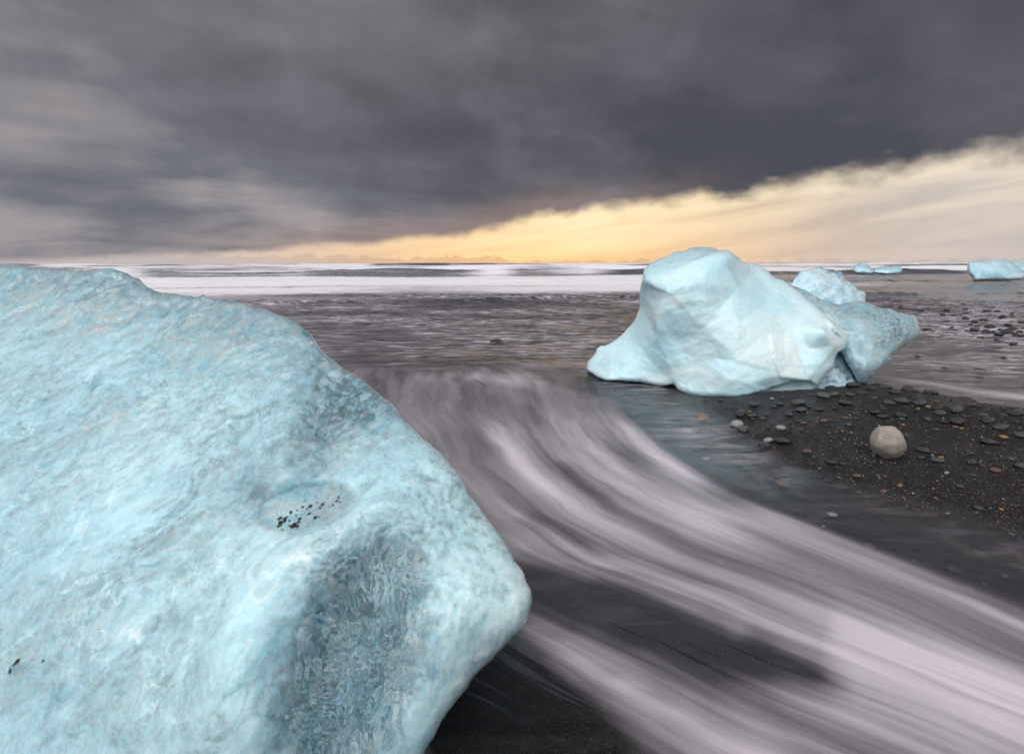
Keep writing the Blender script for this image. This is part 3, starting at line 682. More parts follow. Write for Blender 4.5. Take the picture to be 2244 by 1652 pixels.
def near_surface(q, P):
    n = len(q); one = np.ones(n)
    Wp = P + .05 * np.stack([fbm(P * 4 + 3, 3), fbm(P * 4 + 31, 3), fbm(P * 4 + 57, 3)], 1)
    a = R(32); S = np.stack([Wp[:, 0] * math.cos(a) + Wp[:, 2] * math.sin(a), Wp[:, 1], -Wp[:, 0] * math.sin(a) + Wp[:, 2] * math.cos(a)], 1)   # along the layering of the ice
    hollow = oval(q, 665, 1112, 112, 48, -14, .15)
    glassy = np.clip(oval(q, 775, 1470, 135, 260, 18, .5) + blob(q, 800, 1260, 120, 70, -20), 0, 1)
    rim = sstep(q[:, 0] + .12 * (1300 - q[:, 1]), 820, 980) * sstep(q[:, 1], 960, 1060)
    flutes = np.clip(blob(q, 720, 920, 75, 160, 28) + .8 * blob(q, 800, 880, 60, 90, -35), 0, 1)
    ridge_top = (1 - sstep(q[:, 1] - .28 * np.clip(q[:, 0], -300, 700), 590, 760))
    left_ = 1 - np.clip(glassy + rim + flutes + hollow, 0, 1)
    # fracture ledges, hairline cracks and small pits
    lp = perlin(S * np.array([3.2, 3.2, 7.5]) + 2.2) + .35 * perlin(S * np.array([11., 11., 22.]) + 6.)
    lp2 = perlin(S * np.array([8., 8., 17.]) + 12.) + .4 * perlin(S * np.array([27., 27., 44.]) + 16.)
    ledge = np.tanh(lp * 9) * .0055 + np.tanh(lp2 * 8) * .0028
    d_ = left_ * (ledge + .004 * fbm(S * np.array([5., 5., 8.]), 3) + .0016 * fbm(S * np.array([30., 30., 46.]), 3, .6))
    hair = np.clip(1 - np.abs(lp) * 24, 0, 1) * sstep(fbm(S * 2.5 + 71, 2), -.15, .3)
    hair2 = np.clip(1 - np.abs(perlin(S * np.array([15., 15., 27.]) + 41) + .3 * perlin(S * 60.)) * 8, 0, 1) * sstep(fbm(S * 4 + 81, 3), .0, .4)
    dark_h = np.clip(1 - np.abs(lp2 + .12) * 9, 0, 1) * sstep(fbm(S * 3 + 91, 3), .0, .4)
    f1, f2, cid = worley(Wp * np.array([46., 46., 40.]))
    d_ += np.clip(rim + .5 * flutes, 0, 1) * (.009 * f1) + rim * .01 * fbm(Wp * 7, 3)
    g1, g2, gid = worley(np.stack([Wp[:, 0] * 60, Wp[:, 1] * 60, Wp[:, 2] * 30], 1))
    d_ += glassy * (.018 * g1 + .016 * fbm(np.stack([Wp[:, 0] * 34, Wp[:, 1] * 34, Wp[:, 2] * 15], 1), 3, .6) + .004 * (gid - .5))
    d_ += flutes * (.010 * ridged(np.stack([Wp[:, 0] * 22, Wp[:, 1] * 20, Wp[:, 2] * 11], 1), 3))
    d_ += ridge_top * .008 * ridged(S * np.array([7., 7., 16.]) + 3, 3)
    d_ *= (1 - .9 * hollow)
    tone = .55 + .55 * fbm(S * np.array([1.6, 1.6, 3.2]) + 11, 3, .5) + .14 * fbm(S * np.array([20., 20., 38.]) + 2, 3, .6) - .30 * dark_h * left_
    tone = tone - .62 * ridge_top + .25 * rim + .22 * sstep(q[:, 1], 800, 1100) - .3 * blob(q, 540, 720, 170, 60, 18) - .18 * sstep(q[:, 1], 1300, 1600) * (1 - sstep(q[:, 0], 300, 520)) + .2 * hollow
    vein = (.30 * hair + .50 * hair2) * (.25 + .75 * left_) + .40 * rim * sstep(q[:, 1], 1100, 1250) * (1 - glassy) + .35 * left_ * sstep(fbm(S * np.array([2.2, 2.2, 5.]) + 21, 4, .55), .1, .6)
    vein += .35 * blob(q, 600, 1230, 70, 240, 16) + .3 * blob(q, 90, 1280, 200, 60, -25) + .25 * blob(q, 900, 1000, 60, 40)
    brk = fbm(np.stack([Wp[:, 0] * 30, Wp[:, 1] * 30, Wp[:, 2] * 14], 1) + 4, 4, .65)
    brk2 = fbm(S * np.array([14., 14., 34.]) + 9, 4, .65)
    clear = .44 * glassy + .44 * flutes + .30 * ridge_top + .22 * hollow - .06 * rim * (1 - glassy) + .50
    clear += .25 * blob(q, 560, 1085, 50, 50) + left_ * (.22 * fbm(S * np.array([2., 2., 4.]) + 33, 3) + .16 * dark_h) - .35 * vein * (1 - glassy)
    clear = clear + (.25 * brk * np.clip(glassy + flutes + rim, 0, 1) + .12 * brk2 * np.clip(left_ + ridge_top, 0, 1)) * (1 - .75 * hollow)
    return d_, np.clip(tone, 0, 1), np.clip(vein, 0, 1), np.clip(clear, 0, 1)
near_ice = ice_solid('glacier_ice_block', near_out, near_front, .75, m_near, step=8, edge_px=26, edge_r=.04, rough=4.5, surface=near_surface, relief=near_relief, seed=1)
def core_surface(q, P):
    a = R(32); Wp = P + .05 * np.stack([fbm(P * 4 + 3, 3), fbm(P * 4 + 31, 3), fbm(P * 4 + 57, 3)], 1)
    S = np.stack([Wp[:, 0] * math.cos(a) + Wp[:, 2] * math.sin(a), Wp[:, 1], -Wp[:, 0] * math.sin(a) + Wp[:, 2] * math.cos(a)], 1)
    d_ = .035 * fbm(S * np.array([3., 3., 6.]) + 40, 4, .6)
    tone = .55 + 1.0 * fbm(S * np.array([5., 5., 13.]) + 60, 5, .7); vein = np.clip(.95 * ridged(S * np.array([13., 13., 30.]) + 70, 4) - .45, 0, 1)
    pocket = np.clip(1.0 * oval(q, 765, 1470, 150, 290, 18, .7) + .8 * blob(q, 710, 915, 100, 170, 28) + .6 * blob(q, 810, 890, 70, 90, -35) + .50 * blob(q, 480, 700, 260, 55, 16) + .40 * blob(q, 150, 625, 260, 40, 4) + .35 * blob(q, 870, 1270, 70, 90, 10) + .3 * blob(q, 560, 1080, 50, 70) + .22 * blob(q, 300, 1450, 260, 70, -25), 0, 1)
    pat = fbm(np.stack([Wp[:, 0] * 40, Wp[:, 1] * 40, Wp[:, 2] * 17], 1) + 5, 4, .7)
    return d_, np.clip(tone, 0, 1), vein * (1 - .4 * pocket), np.clip(pocket * (.62 + .9 * pat), 0, 1)  # darkness seen through the clear pocket is put into the core colour
c0 = np.array([300., 1250.])
core_out = [tuple(c0 + (np.array(p_) - c0) * .972) for p_ in near_out]
def core_relief(q): return .07 * oval(q, 775, 1470, 150, 280, 18, .5) + .05 * blob(q, 720, 920, 90, 170, 28) + .03 * oval(q, 665, 1112, 120, 60, -14, .3)
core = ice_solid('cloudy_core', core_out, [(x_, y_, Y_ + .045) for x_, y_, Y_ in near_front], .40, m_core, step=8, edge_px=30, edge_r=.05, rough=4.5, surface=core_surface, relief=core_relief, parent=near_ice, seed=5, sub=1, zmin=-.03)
tag(near_ice, 'huge rough blue glacier ice block with glassy patches and black specks in a hollow', 'ice block')

# specks of sediment in the melt hollow and near the foot
m_speck, t, out = material('black_sediment'); b = principled(t, Base_Color=(.008, .010, .012, 1), Roughness=.35); t.link(b.outputs[0], out.inputs[0])
dg = bpy.context.evaluated_depsgraph_get()
bvh = BVHTree.FromObject(near_ice, dg)
bm = bmesh.new(); bmesh.ops.create_icosphere(bm, subdivisions=2, radius=1.)
sp_mes = []
for k in range(4):
    b2 = bm.copy()
    for v in b2.verts:
        n = perlin(np.array([[v.co.x * 1.2 + k * 5, v.co.y * 1.2, v.co.z]]))[0]; v.co *= 1 + .35 * n; v.co.z *= .3
    me = bpy.data.meshes.new('sediment_speck'); b2.to_mesh(me); me.materials.append(m_speck); b2.free()
    me.polygons.foreach_set('use_smooth', np.ones(len(me.polygons), bool)); sp_mes.append(me)
sp = [(741, 1089, 5), (737, 1097, 5), (744, 1099, 4), (728, 1106, 5), (720, 1109, 3), (706, 1104, 5), (700, 1112, 4), (694, 1100, 3), (679, 1108, 7), (672, 1113, 3), (662, 1110, 4), (650, 1117, 3), (636, 1122, 5), (612, 1135, 6), (622, 1139, 7), (626, 1133, 4), (633, 1140, 3), (656, 1136, 5), (653, 1143, 5), (642, 1151, 8), (649, 1152, 7), (633, 1151, 3), (613, 1146, 7), (609, 1152, 5), (676, 1125, 4), (690, 1133, 6), (698, 1131, 3), (618, 1160, 3), (668, 1096, 3), (648, 1128, 3),
      (36, 1447, 6), (30, 1453, 4), (20, 1468, 4), (92, 1446, 4)]
for i, (x, y, s) in enumerate(sp):
    d = pix_dir(x, y); d /= np.linalg.norm(d)
    h, n, _, dist_ = bvh.ray_cast(Vector((0, 0, CAM_H)), Vector(d))
    if h is None: continue
    o = bpy.data.objects.new('sediment_speck', sp_mes[i % 4]); col.objects.link(o); o.parent = near_ice
    rr = s * .62 * dist_ / F
    o.matrix_local = Matrix.Translation(h) @ n.to_track_quat('Z', 'Y').to_matrix().to_4x4() @ Matrix.Rotation(random.uniform(0, 6), 4, 'Z') @ Matrix.Diagonal((rr * random.uniform(1., 1.8), rr * random.uniform(.8, 1.1), rr, 1))

# --- the pale iceberg on the gravel bank
def Z2(lst): return [zi(a, b) for a, b in lst]
def Z3(lst): return [(*zi(a, b), c) for a, b, c in lst]
berg = bpy.data.objects.new('iceberg', None); col.objects.link(berg)
tag(berg, 'pale milky iceberg with humped top and clear beak, stranded on the gravel bank', 'iceberg')
body_out = Z2([(107, 800), (112, 770), (148, 732), (165, 692), (190, 679), (215, 682), (260, 660), (320, 615), (370, 560), (408, 508), (424, 460), (422, 400), (428, 330), (444, 270), (451, 225), (490, 190), (540, 165), (600, 140), (640, 120), (700, 117), (725, 101), (790, 95), (850, 100), (898, 114), (935, 112), (970, 128), (1010, 155), (1032, 182), (1048, 196), (1090, 195), (1150, 210), (1185, 235), (1220, 272), (1270, 297), (1320, 325), (1400, 385), (1500, 478), (1585, 545), (1645, 605), (1655, 650), (1640, 695), (1600, 722),
               (1576, 778), (1570, 815), (1530, 850), (1490, 900), (1468, 932), (1440, 937), (1390, 966), (1320, 996), (1180, 999), (1010, 993), (880, 986), (780, 976), (690, 956), (650, 940), (620, 911), (540, 913), (400, 892), (300, 883), (220, 881), (170, 866), (140, 842), (110, 825)])
body_front = Z3([(107, 800, 5.55), (140, 842, 5.35), (220, 881, 5.1), (400, 892, 5.02), (540, 913, 4.9), (650, 940, 4.72), (880, 986, 4.5), (1180, 999, 4.42), (1320, 996, 4.40), (1440, 937, 4.44), (1530, 850, 4.5), (1576, 778, 4.58), (1655, 650, 4.75), (1500, 478, 5.0), (1320, 325, 5.3), (1150, 210, 5.5), (1030, 180, 5.3), (850, 100, 5.55), (700, 117, 5.6), (540, 165, 5.55), (451, 225, 5.4), (428, 330, 5.35), (424, 460, 5.4), (320, 615, 5.5), (190, 679, 5.6),
                 (445, 290, 5.12), (560, 250, 5.02), (740, 182, 5.0), (850, 135, 5.08), (940, 140, 5.1), (700, 140, 5.35), (560, 200, 5.28),
                 (600, 350, 4.88), (800, 300, 4.82), (1000, 350, 4.88), (1200, 420, 4.95), (1400, 520, 4.86), (520, 500, 4.95), (520, 640, 4.95), (650, 640, 4.86), (800, 560, 4.72), (1000, 560, 4.66), (1180, 590, 4.66), (1330, 600, 4.72), (1400, 570, 4.68), (1520, 580, 4.58), (1580, 660, 4.60), (1420, 680, 4.62),
                 (1200, 700, 4.52), (1260, 860, 4.42), (1410, 880, 4.42), (1350, 700, 4.58), (1480, 800, 4.46), (1000, 760, 4.50), (950, 880, 4.46), (1100, 900, 4.40), (750, 780, 4.72), (600, 760, 4.85), (560, 850, 4.92), (350, 800, 5.12), (430, 700, 5.14), (260, 760, 5.3), (1200, 940, 4.46), (1350, 930, 4.46)])
def zcoord(q): return np.stack([(q[:, 0] / .92232 - 1350) * 2.4933, (q[:, 1] / .92232 - 550) * 2.4933], 1)
def body_surface(q, P):
    s = zcoord(q)
    W = P + .06 * np.stack([fbm(P * 2 + 3, 2), fbm(P * 2 + 31, 2), fbm(P * 2 + 57, 2)], 1)
    d_ = .010 * fbm(W * 3, 4, .5) + .0024 * fbm(W * 18, 4, .6) + .005 * ridged(W * np.array([5., 5., 8.]) + 2, 3)
    f1, f2, cid = worley(W * np.array([1.6, 1.6, 2.2]) + 4.3)
    d_ = d_ - .035 * f1 + .012 * (cid - .5) * sstep(f2 - f1, .0, .05)
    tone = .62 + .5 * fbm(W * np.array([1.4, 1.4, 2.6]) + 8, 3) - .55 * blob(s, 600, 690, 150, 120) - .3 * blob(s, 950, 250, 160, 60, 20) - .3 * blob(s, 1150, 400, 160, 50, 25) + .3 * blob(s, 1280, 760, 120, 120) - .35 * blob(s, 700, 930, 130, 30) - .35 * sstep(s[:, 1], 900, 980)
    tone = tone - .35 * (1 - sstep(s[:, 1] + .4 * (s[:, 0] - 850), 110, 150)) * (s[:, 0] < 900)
    vein = np.clip(.55 * ridged(W * 2.4 + 5, 3) - .45, 0, 1) + .3 * inside(s, SLAB)
    cl = .30 * blob(s, 180, 800, 110, 90) + .34 * blob(s, 800, 110, 140, 40) + .22 * blob(s, 1200, 260, 100, 40, 30) + .10 * fbm(W * 16, 3)
    return d_, np.clip(tone, 0, 1), np.clip(vein, 0, 1), np.clip(cl, 0, 1)
SLAB = [(1190, 610), (1335, 640), (1345, 700), (1385, 800), (1425, 888), (1320, 880), (1255, 868), (1215, 760)]
def body_relief(q):
    s = zcoord(q); slab = inside(s, SLAB)
    z = -.016 * slab
    knob = inside(s, [(1395, 560), (1480, 520), (1600, 600), (1640, 660), (1590, 720), (1480, 710), (1420, 690), (1390, 640)])
    z = z - .03 * blob(s, 1510, 620, 110, 80, 25)
    under = inside(s, [(980, 992), (1150, 945), (1320, 890), (1430, 885), (1480, 920), (1400, 980), (1300, 1010), (1000, 1010)])
    z = z + np.where(under, .05, 0)
    return z
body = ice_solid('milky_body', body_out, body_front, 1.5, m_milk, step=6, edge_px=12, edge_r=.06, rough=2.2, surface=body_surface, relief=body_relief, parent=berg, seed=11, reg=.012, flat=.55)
lobe_out = Z2([(1150, 300), (1225, 278), (1312, 320), (1400, 350), (1500, 398), (1600, 432), (1680, 420), (1762, 425), (1850, 455), (1900, 462), (1960, 485), (2050, 505), (2075, 540), (2088, 590), (2080, 616), (2040, 650), (1985, 690), (1940, 714), (1914, 740), (1922, 760), (1900, 785), (1850, 810), (1800, 862), (1770, 896), (1735, 906), (1718, 900), (1690, 850), (1650, 790), (1605, 715), (1500, 690), (1350, 640), (1200, 500)])
lobe_front = Z3([(1150, 300, 5.5), (1312, 320, 5.5), (1500, 398, 5.35), (1680, 420, 5.35), (1850, 455, 5.3), (2050, 505, 5.25), (2088, 590, 5.15), (1985, 690, 5.0), (1920, 760, 4.85), (1800, 862, 4.65), (1735, 906, 4.62), (1690, 850, 4.66), (1605, 715, 4.85), (1350, 640, 5.1), (1200, 500, 5.3),
                 (1600, 520, 5.05), (1750, 520, 5.0), (1900, 560, 4.95), (2000, 580, 4.98), (1680, 640, 4.80), (1800, 680, 4.72), (1880, 740, 4.72), (1760, 800, 4.58), (1700, 740, 4.66), (1450, 450, 5.2)])
def lobe_clear(q, P):
    s = zcoord(q)
    return np.clip(.75 * blob(s, 1930, 570, 200, 120, 20) + .5 * blob(s, 1850, 680, 130, 60, -20) + .40 * blob(s, 1480, 430, 260, 60, 25) + .55 + .30 * fbm(P * np.array([12., 12., 22.]), 4, .5), 0, 1)
lobe = ice_solid('clear_beak', lobe_out, lobe_front, .55, m_clear, step=6, edge_px=14, edge_r=.06, rough=3, surface=plain_surface(6., .020, .02, lobe_clear, 21), parent=berg, seed=21, zmin=.02, reg=.005, flat=.8)
def beak_core_surface(q, P):
    s = zcoord(q); d_, tone, vein, _ = plain_surface(6., .02, .0, 0., 25)(q, P)
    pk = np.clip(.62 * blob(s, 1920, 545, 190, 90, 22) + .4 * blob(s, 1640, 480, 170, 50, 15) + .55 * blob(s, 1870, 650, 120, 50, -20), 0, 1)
    return d_, np.clip(tone + .2, 0, 1), vein, np.clip(pk * (.5 + 1.3 * fbm(P * np.array([26., 26., 50.]) + 3, 4, .65)), 0, 1)  # see-through darkness of the beak painted as dark patches on its core
cb = np.array(lobe_out).mean(0)
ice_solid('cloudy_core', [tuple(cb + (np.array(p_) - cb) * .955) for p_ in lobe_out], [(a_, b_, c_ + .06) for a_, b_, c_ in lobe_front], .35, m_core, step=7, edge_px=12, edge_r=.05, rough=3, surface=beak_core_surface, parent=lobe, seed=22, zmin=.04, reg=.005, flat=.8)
foot_out = Z2([(1440, 935), (1475, 905), (1500, 860), (1500, 720), (1560, 690), (1610, 715), (1650, 785), (1692, 852), (1728, 925), (1660, 940), (1560, 945)])
foot_front = Z3([(1440, 935, 4.72), (1500, 720, 4.95), (1610, 715, 4.98), (1728, 925, 4.72), (1560, 945, 4.62), (1600, 830, 4.80), (1580, 760, 4.90)])
foot = ice_solid('clear_foot', foot_out, foot_front, .45, m_clear, step=6, edge_px=10, edge_r=.03, rough=2, surface=plain_surface(8., .03, .02, lambda q, P: np.clip(.34 + .5 * fbm(P * 22, 3), 0, 1), 31), parent=berg, seed=31, zmin=.0, flat=.8)

lump_out = Z2([(1290, 345), (1318, 315), (1350, 268), (1382, 230), (1450, 222), (1500, 216), (1550, 228), (1612, 240), (1633, 268), (1640, 292), (1700, 325), (1716, 350), (1756, 366), (1758, 415), (1770, 480), (1780, 600), (1760, 780), (1600, 800), (1400, 800), (1290, 700)])
lump_front = Z3([(1290, 345, 6.2), (1382, 230, 6.3), (1500, 216, 6.35), (1633, 268, 6.3), (1758, 415, 6.1), (1760, 780, 5.75), (1400, 800, 5.75), (1290, 700, 5.9), (1450, 300, 6.05), (1600, 330, 6.0), (1680, 400, 5.95), (1500, 400, 5.95), (1550, 600, 5.8)])
lump = ice_solid('glacier_ice_block', lump_out, lump_front, .7, m_clear, step=6, edge_px=12, edge_r=.06, rough=4, surface=plain_surface(6., .025, .05, lambda q, P: np.clip(.16 + .45 * fbm(P * 26, 3) + .5 * blob(q, *zi(1600, 245), 40, 10, 20), 0, 1), 41), seed=41, flat=.8)
tag(lump, 'grainy grey-white lump of ice peeping over the shoulder of the pale iceberg', 'ice block')

# --- distant pieces, afloat at the edge of the surf
def zf(px_, py_): return ((1900 + px_ / 4.2101) * .92232, (580 + py_ / 4.2101) * .92232)
def far_block(outline, Y, thick, label, **kw):
    ol = [zf(a, b) for a, b in outline]; arr = np.array(ol)
    c = arr.mean(0); ext = (arr.max(0) - arr.min(0)); fr = [(x, y, Y - thick * .55 * (y - arr[:, 1].min()) / ext[1]) for x, y in ol] + [(c[0], c[1], Y - thick * .50), (c[0] - ext[0] * .25, c[1] + ext[1] * .1, Y - thick * .48), (c[0] + ext[0] * .25, c[1] + ext[1] * .1, Y - thick * .48)]
    o = ice_solid('floating_ice', ol, fr, thick * .6, m_far, edge_r=thick * .2, zmin=-2.5, **kw)
    return tag(o, label, 'ice floe')
far_block([(535, 265), (548, 225), (590, 204), (640, 196), (680, 212), (715, 240), (745, 268), (755, 300), (640, 310), (560, 300)], 52., 2.5, 'small turquoise hump of ice floating in the distant surf', step=1.6, edge_px=5, rough=.8, surface=plain_surface(1.2, .12, 0, 0., 51, (.5, .5, 2.2)), seed=51, sub=0)
far_block([(740, 290), (750, 255), (790, 238), (860, 230), (940, 226), (1000, 228), (1022, 250), (1016, 290), (960, 310), (820, 312)], 51., 2.5, 'low flat turquoise ice floe beside the humped one in the surf', step=1.6, edge_px=5, rough=.8, surface=plain_surface(1.2, .12, 0, 0., 52, (.5, .5, 2.2)), seed=52, sub=0)
far_block([(1672, 250), (1682, 192), (1765, 172), (1880, 172), (1940, 160), (2060, 162), (2130, 182), (2190, 240), (2250, 296), (2244, 345), (2180, 372), (2000, 385), (1850, 384), (1740, 384), (1720, 345), (1690, 310)], 30.5, 2.6, 'big turquoise banded chunk of ice at the water edge', step=2., edge_px=9, rough=1.2, surface=plain_surface(1.6, .07, .08, 0., 53, (.5, .5, 2.2)), seed=53, sub=0)
far_block([(2125, 190), (2200, 184), (2300, 182), (2420, 200), (2460, 260), (2440, 330), (2250, 335), (2180, 280)], 40., 3., 'white frosted ice floe half hidden behind the banded chunk', step=2., edge_px=8, rough=1.2, surface=plain_surface(1.5, .12, 0, 0., 54, (.5, .5, 2.2)), seed=54, sub=0)

# ------------------------------------------------------------------ stones
def stone_material(name, a, b, rough=.38, speck=None, sc=18.):
    m, t, out = material(name)
    p = t.add('ShaderNodeTexCoord').outputs['Object']
    info = t.add('ShaderNodeObjectInfo').outputs['Random']
    n = t.noise(p, 1.6, 5, .6); n2 = t.noise(p, sc, 3, .6)
    c = t.mix(t.mapr(n, .3, .7), a, b)
    c = t.mix(t.math('MULTIPLY', info, .5), c, t.mix(.5, c, (.012, .012, .013, 1)))
    if speck: c = t.mix(t.math('MULTIPLY', t.mapr(n2, .5, .62), .7), c, speck)
    s = principled(t, Base_Color=c, Roughness=t.mapr(n2, .3, .7, rough * .7, rough * 1.3), Normal=t.bump(n2, .35, .12))
    t.link(s.outputs[0], out.inputs[0]); return m
MS = {'dark': stone_material('wet_basalt', (.022, .022, .025, 1), (.050, .050, .055, 1), .20),
      'grey': stone_material('grey_basalt', (.042, .044, .048, 1), (.092, .092, .097, 1), .30),
      'green': stone_material('green_grey_stone', (.055, .070, .066, 1), (.105, .125, .118, 1), .34),
      'brown': stone_material('reddish_stone', (.11, .060, .048, 1), (.20, .12, .10, 1), .45),
      'ochre': stone_material('ochre_stone', (.26, .13, .04, 1), (.36, .22, .10, 1), .5),
      'pale': stone_material('pale_granite', (.30, .30, .28, 1), (.46, .45, .41, 1), .55, (.10, .10, .10, 1), 14.),
      'tan': stone_material('tan_boulder', (.40, .36, .31, 1), (.56, .51, .45, 1), .62, (.18, .145, .115, 1), 26.)}
def stone_mesh(seed, flat=.5, ang=0., sub=2, elong=1.2):
    rs = np.random.RandomState(seed); bm = bmesh.new(); bmesh.ops.create_icosphere(bm, subdivisions=sub, radius=1.)
    co = np.array([v.co[:] for v in bm.verts])
    n = fbm(co * .9 + seed * 3.7, 3, .45)
    r_ = 1 + .22 * n
    if ang:
        for k in range(9):
            dn = rs.normal(size=3); dn /= np.linalg.norm(dn); hgt_ = rs.uniform(.62, .85)
            dot = co @ dn; r_ = np.where(dot * r_ > hgt_, r_ * (1 - ang) + ang * hgt_ / np.maximum(dot, .01), r_)
    co = co * r_[:, None] * np.array([elong, 1., flat])
    for v, c in zip(bm.verts, co): v.co = c
    me = bpy.data.meshes.new('pebble'); bm.to_mesh(me); bm.free()
    me.polygons.foreach_set('use_smooth', np.ones(len(me.polygons), bool)); return me
ROUND = [stone_mesh(k, random.uniform(.38, .6), 0, 2, random.uniform(1.05, 1.5)) for k in range(9)]
ANG = [stone_mesh(30 + k, random.uniform(.55, .8), .75, 2, random.uniform(1.05, 1.4)) for k in range(6)]
_cache = {}
def stone(name, me, matk, X, Y, size, label, group, sink=.25, rz=None, cat='stone', tilt=.15, z=None):
    key = (me.name, matk)
    if key not in _cache:
        m2 = me.copy(); m2.materials.clear(); m2.materials.append(MS[matk]); _cache[key] = m2
        m2['h'] = float(max(abs(v.co.z) for v in m2.vertices))
    m2 = _cache[key]
    o = bpy.data.objects.new(name, m2); col.objects.link(o)
    g = gz1(X, Y) if z is None else z
    o.scale = (size,) * 3; o.rotation_euler = (random.uniform(-tilt, tilt), random.uniform(-tilt, tilt), random.uniform(0, 6.28) if rz is None else rz)
    o.location = (X, Y, g + size * m2['h'] * (1 - 2 * sink))
    return tag(o, label, cat, group)
def ground_hit(x, y):
    z = .05
    for _ in range(5):
        p = on_plane(x, y, z); z = .5 * z + .5 * gz1(p[0], p[1])
    return p
SHAPE = {True: 'angular', False: 'rounded'}
LOOK = {'dark': 'wet black basalt', 'grey': 'dull grey', 'green': 'greenish grey', 'brown': 'reddish brown', 'ochre': 'orange', 'pale': 'pale speckled'}
def bank_label(kind, ang, a, b, size):
    if (a - 1392) ** 2 + ((b - 600) * 1.6) ** 2 < 330 ** 2: where = 'close beside the tan boulder'
    elif b < 175 + .085 * max(a - 1200, 0) + 75: where = 'on the crest of the gravel bank'
    elif b > 560 + .28 * (a - 650): where = 'at the watery foot of the gravel bank'
    elif a < 1000: where = 'on the black gravel below the iceberg'
    else: where = 'on the middle of the black gravel bank'
    sz = 'tiny' if size < .012 else 'small' if size < .022 else 'big'
    lab = f'{sz} {SHAPE[ang]} {LOOK[kind]} pebble {where}'
    return lab, f'{LOOK[kind]} pebbles {where}, {sz} {SHAPE[ang]}'
placed = []
def bank(a, b, wpx, kind, ang=False, **kw):
    x, y = zp(a, b); p = ground_hit(x, y); dist_ = math.hypot(p[1], CAM_H)
    size = wpx * .5 * (.92232 / 2.694) * dist_ / F / 1.2
    lab, grp = bank_label(kind, ang, a, b, size)
    me = random.choice(ANG if ang else ROUND)
    placed.append((p[0], p[1], size))
    return stone('pebble', me, kind, p[0], p[1], size, kw.get('label', lab), kw.get('group', grp) if 'label' not in kw else None, sink=kw.get('sink', .22), rz=random.uniform(-.5, .5))
# the tan boulder
x, y = zp(1392, 652); p = ground_hit(x, y); dist_ = math.hypot(p[1], CAM_H)
bm = bmesh.new(); bmesh.ops.create_icosphere(bm, subdivisions=5, radius=1.)
co = np.array([v.co[:] for v in bm.verts])
rr = 1 + .17 * fbm(co * .8 + 5.2, 3, .5) + .008 * fbm(co * 7, 4, .6)
co = co * rr[:, None]
co[:, 0] *= 1.0 - .13 * co[:, 2] ; co[:, 2] = np.where(co[:, 2] < 0, co[:, 2] * .9, co[:, 2] * 1.02)
co *= np.array([1.03, .95, 1.22]); co[:, 2] += -.15 * co[:, 0]; co[:, 0] += .10 * (1 - co[:, 2]) * .6
for v, c in zip(bm.verts, co): v.co = c
me = bpy.data.meshes.new('boulder'); bm.to_mesh(me); bm.free(); me.materials.append(MS['tan']); me.polygons.foreach_set('use_smooth', np.ones(len(me.polygons), bool))
boulder = bpy.data.objects.new('boulder', me); col.objects.link(boulder)
s_ = 192 * .5 * (.92232 / 2.694) * dist_ / F
boulder.scale = (s_,) * 3; boulder.location = (p[0], p[1] + s_ * .55, gz1(p[0], p[1] + s_ * .5) + s_ * .80); boulder.rotation_euler = (0, R(-6), R(15))
tag(boulder, 'large smooth tan egg-shaped boulder sitting on the black gravel bank', 'boulder')
placed.append((p[0], p[1] + s_ * .5, s_))
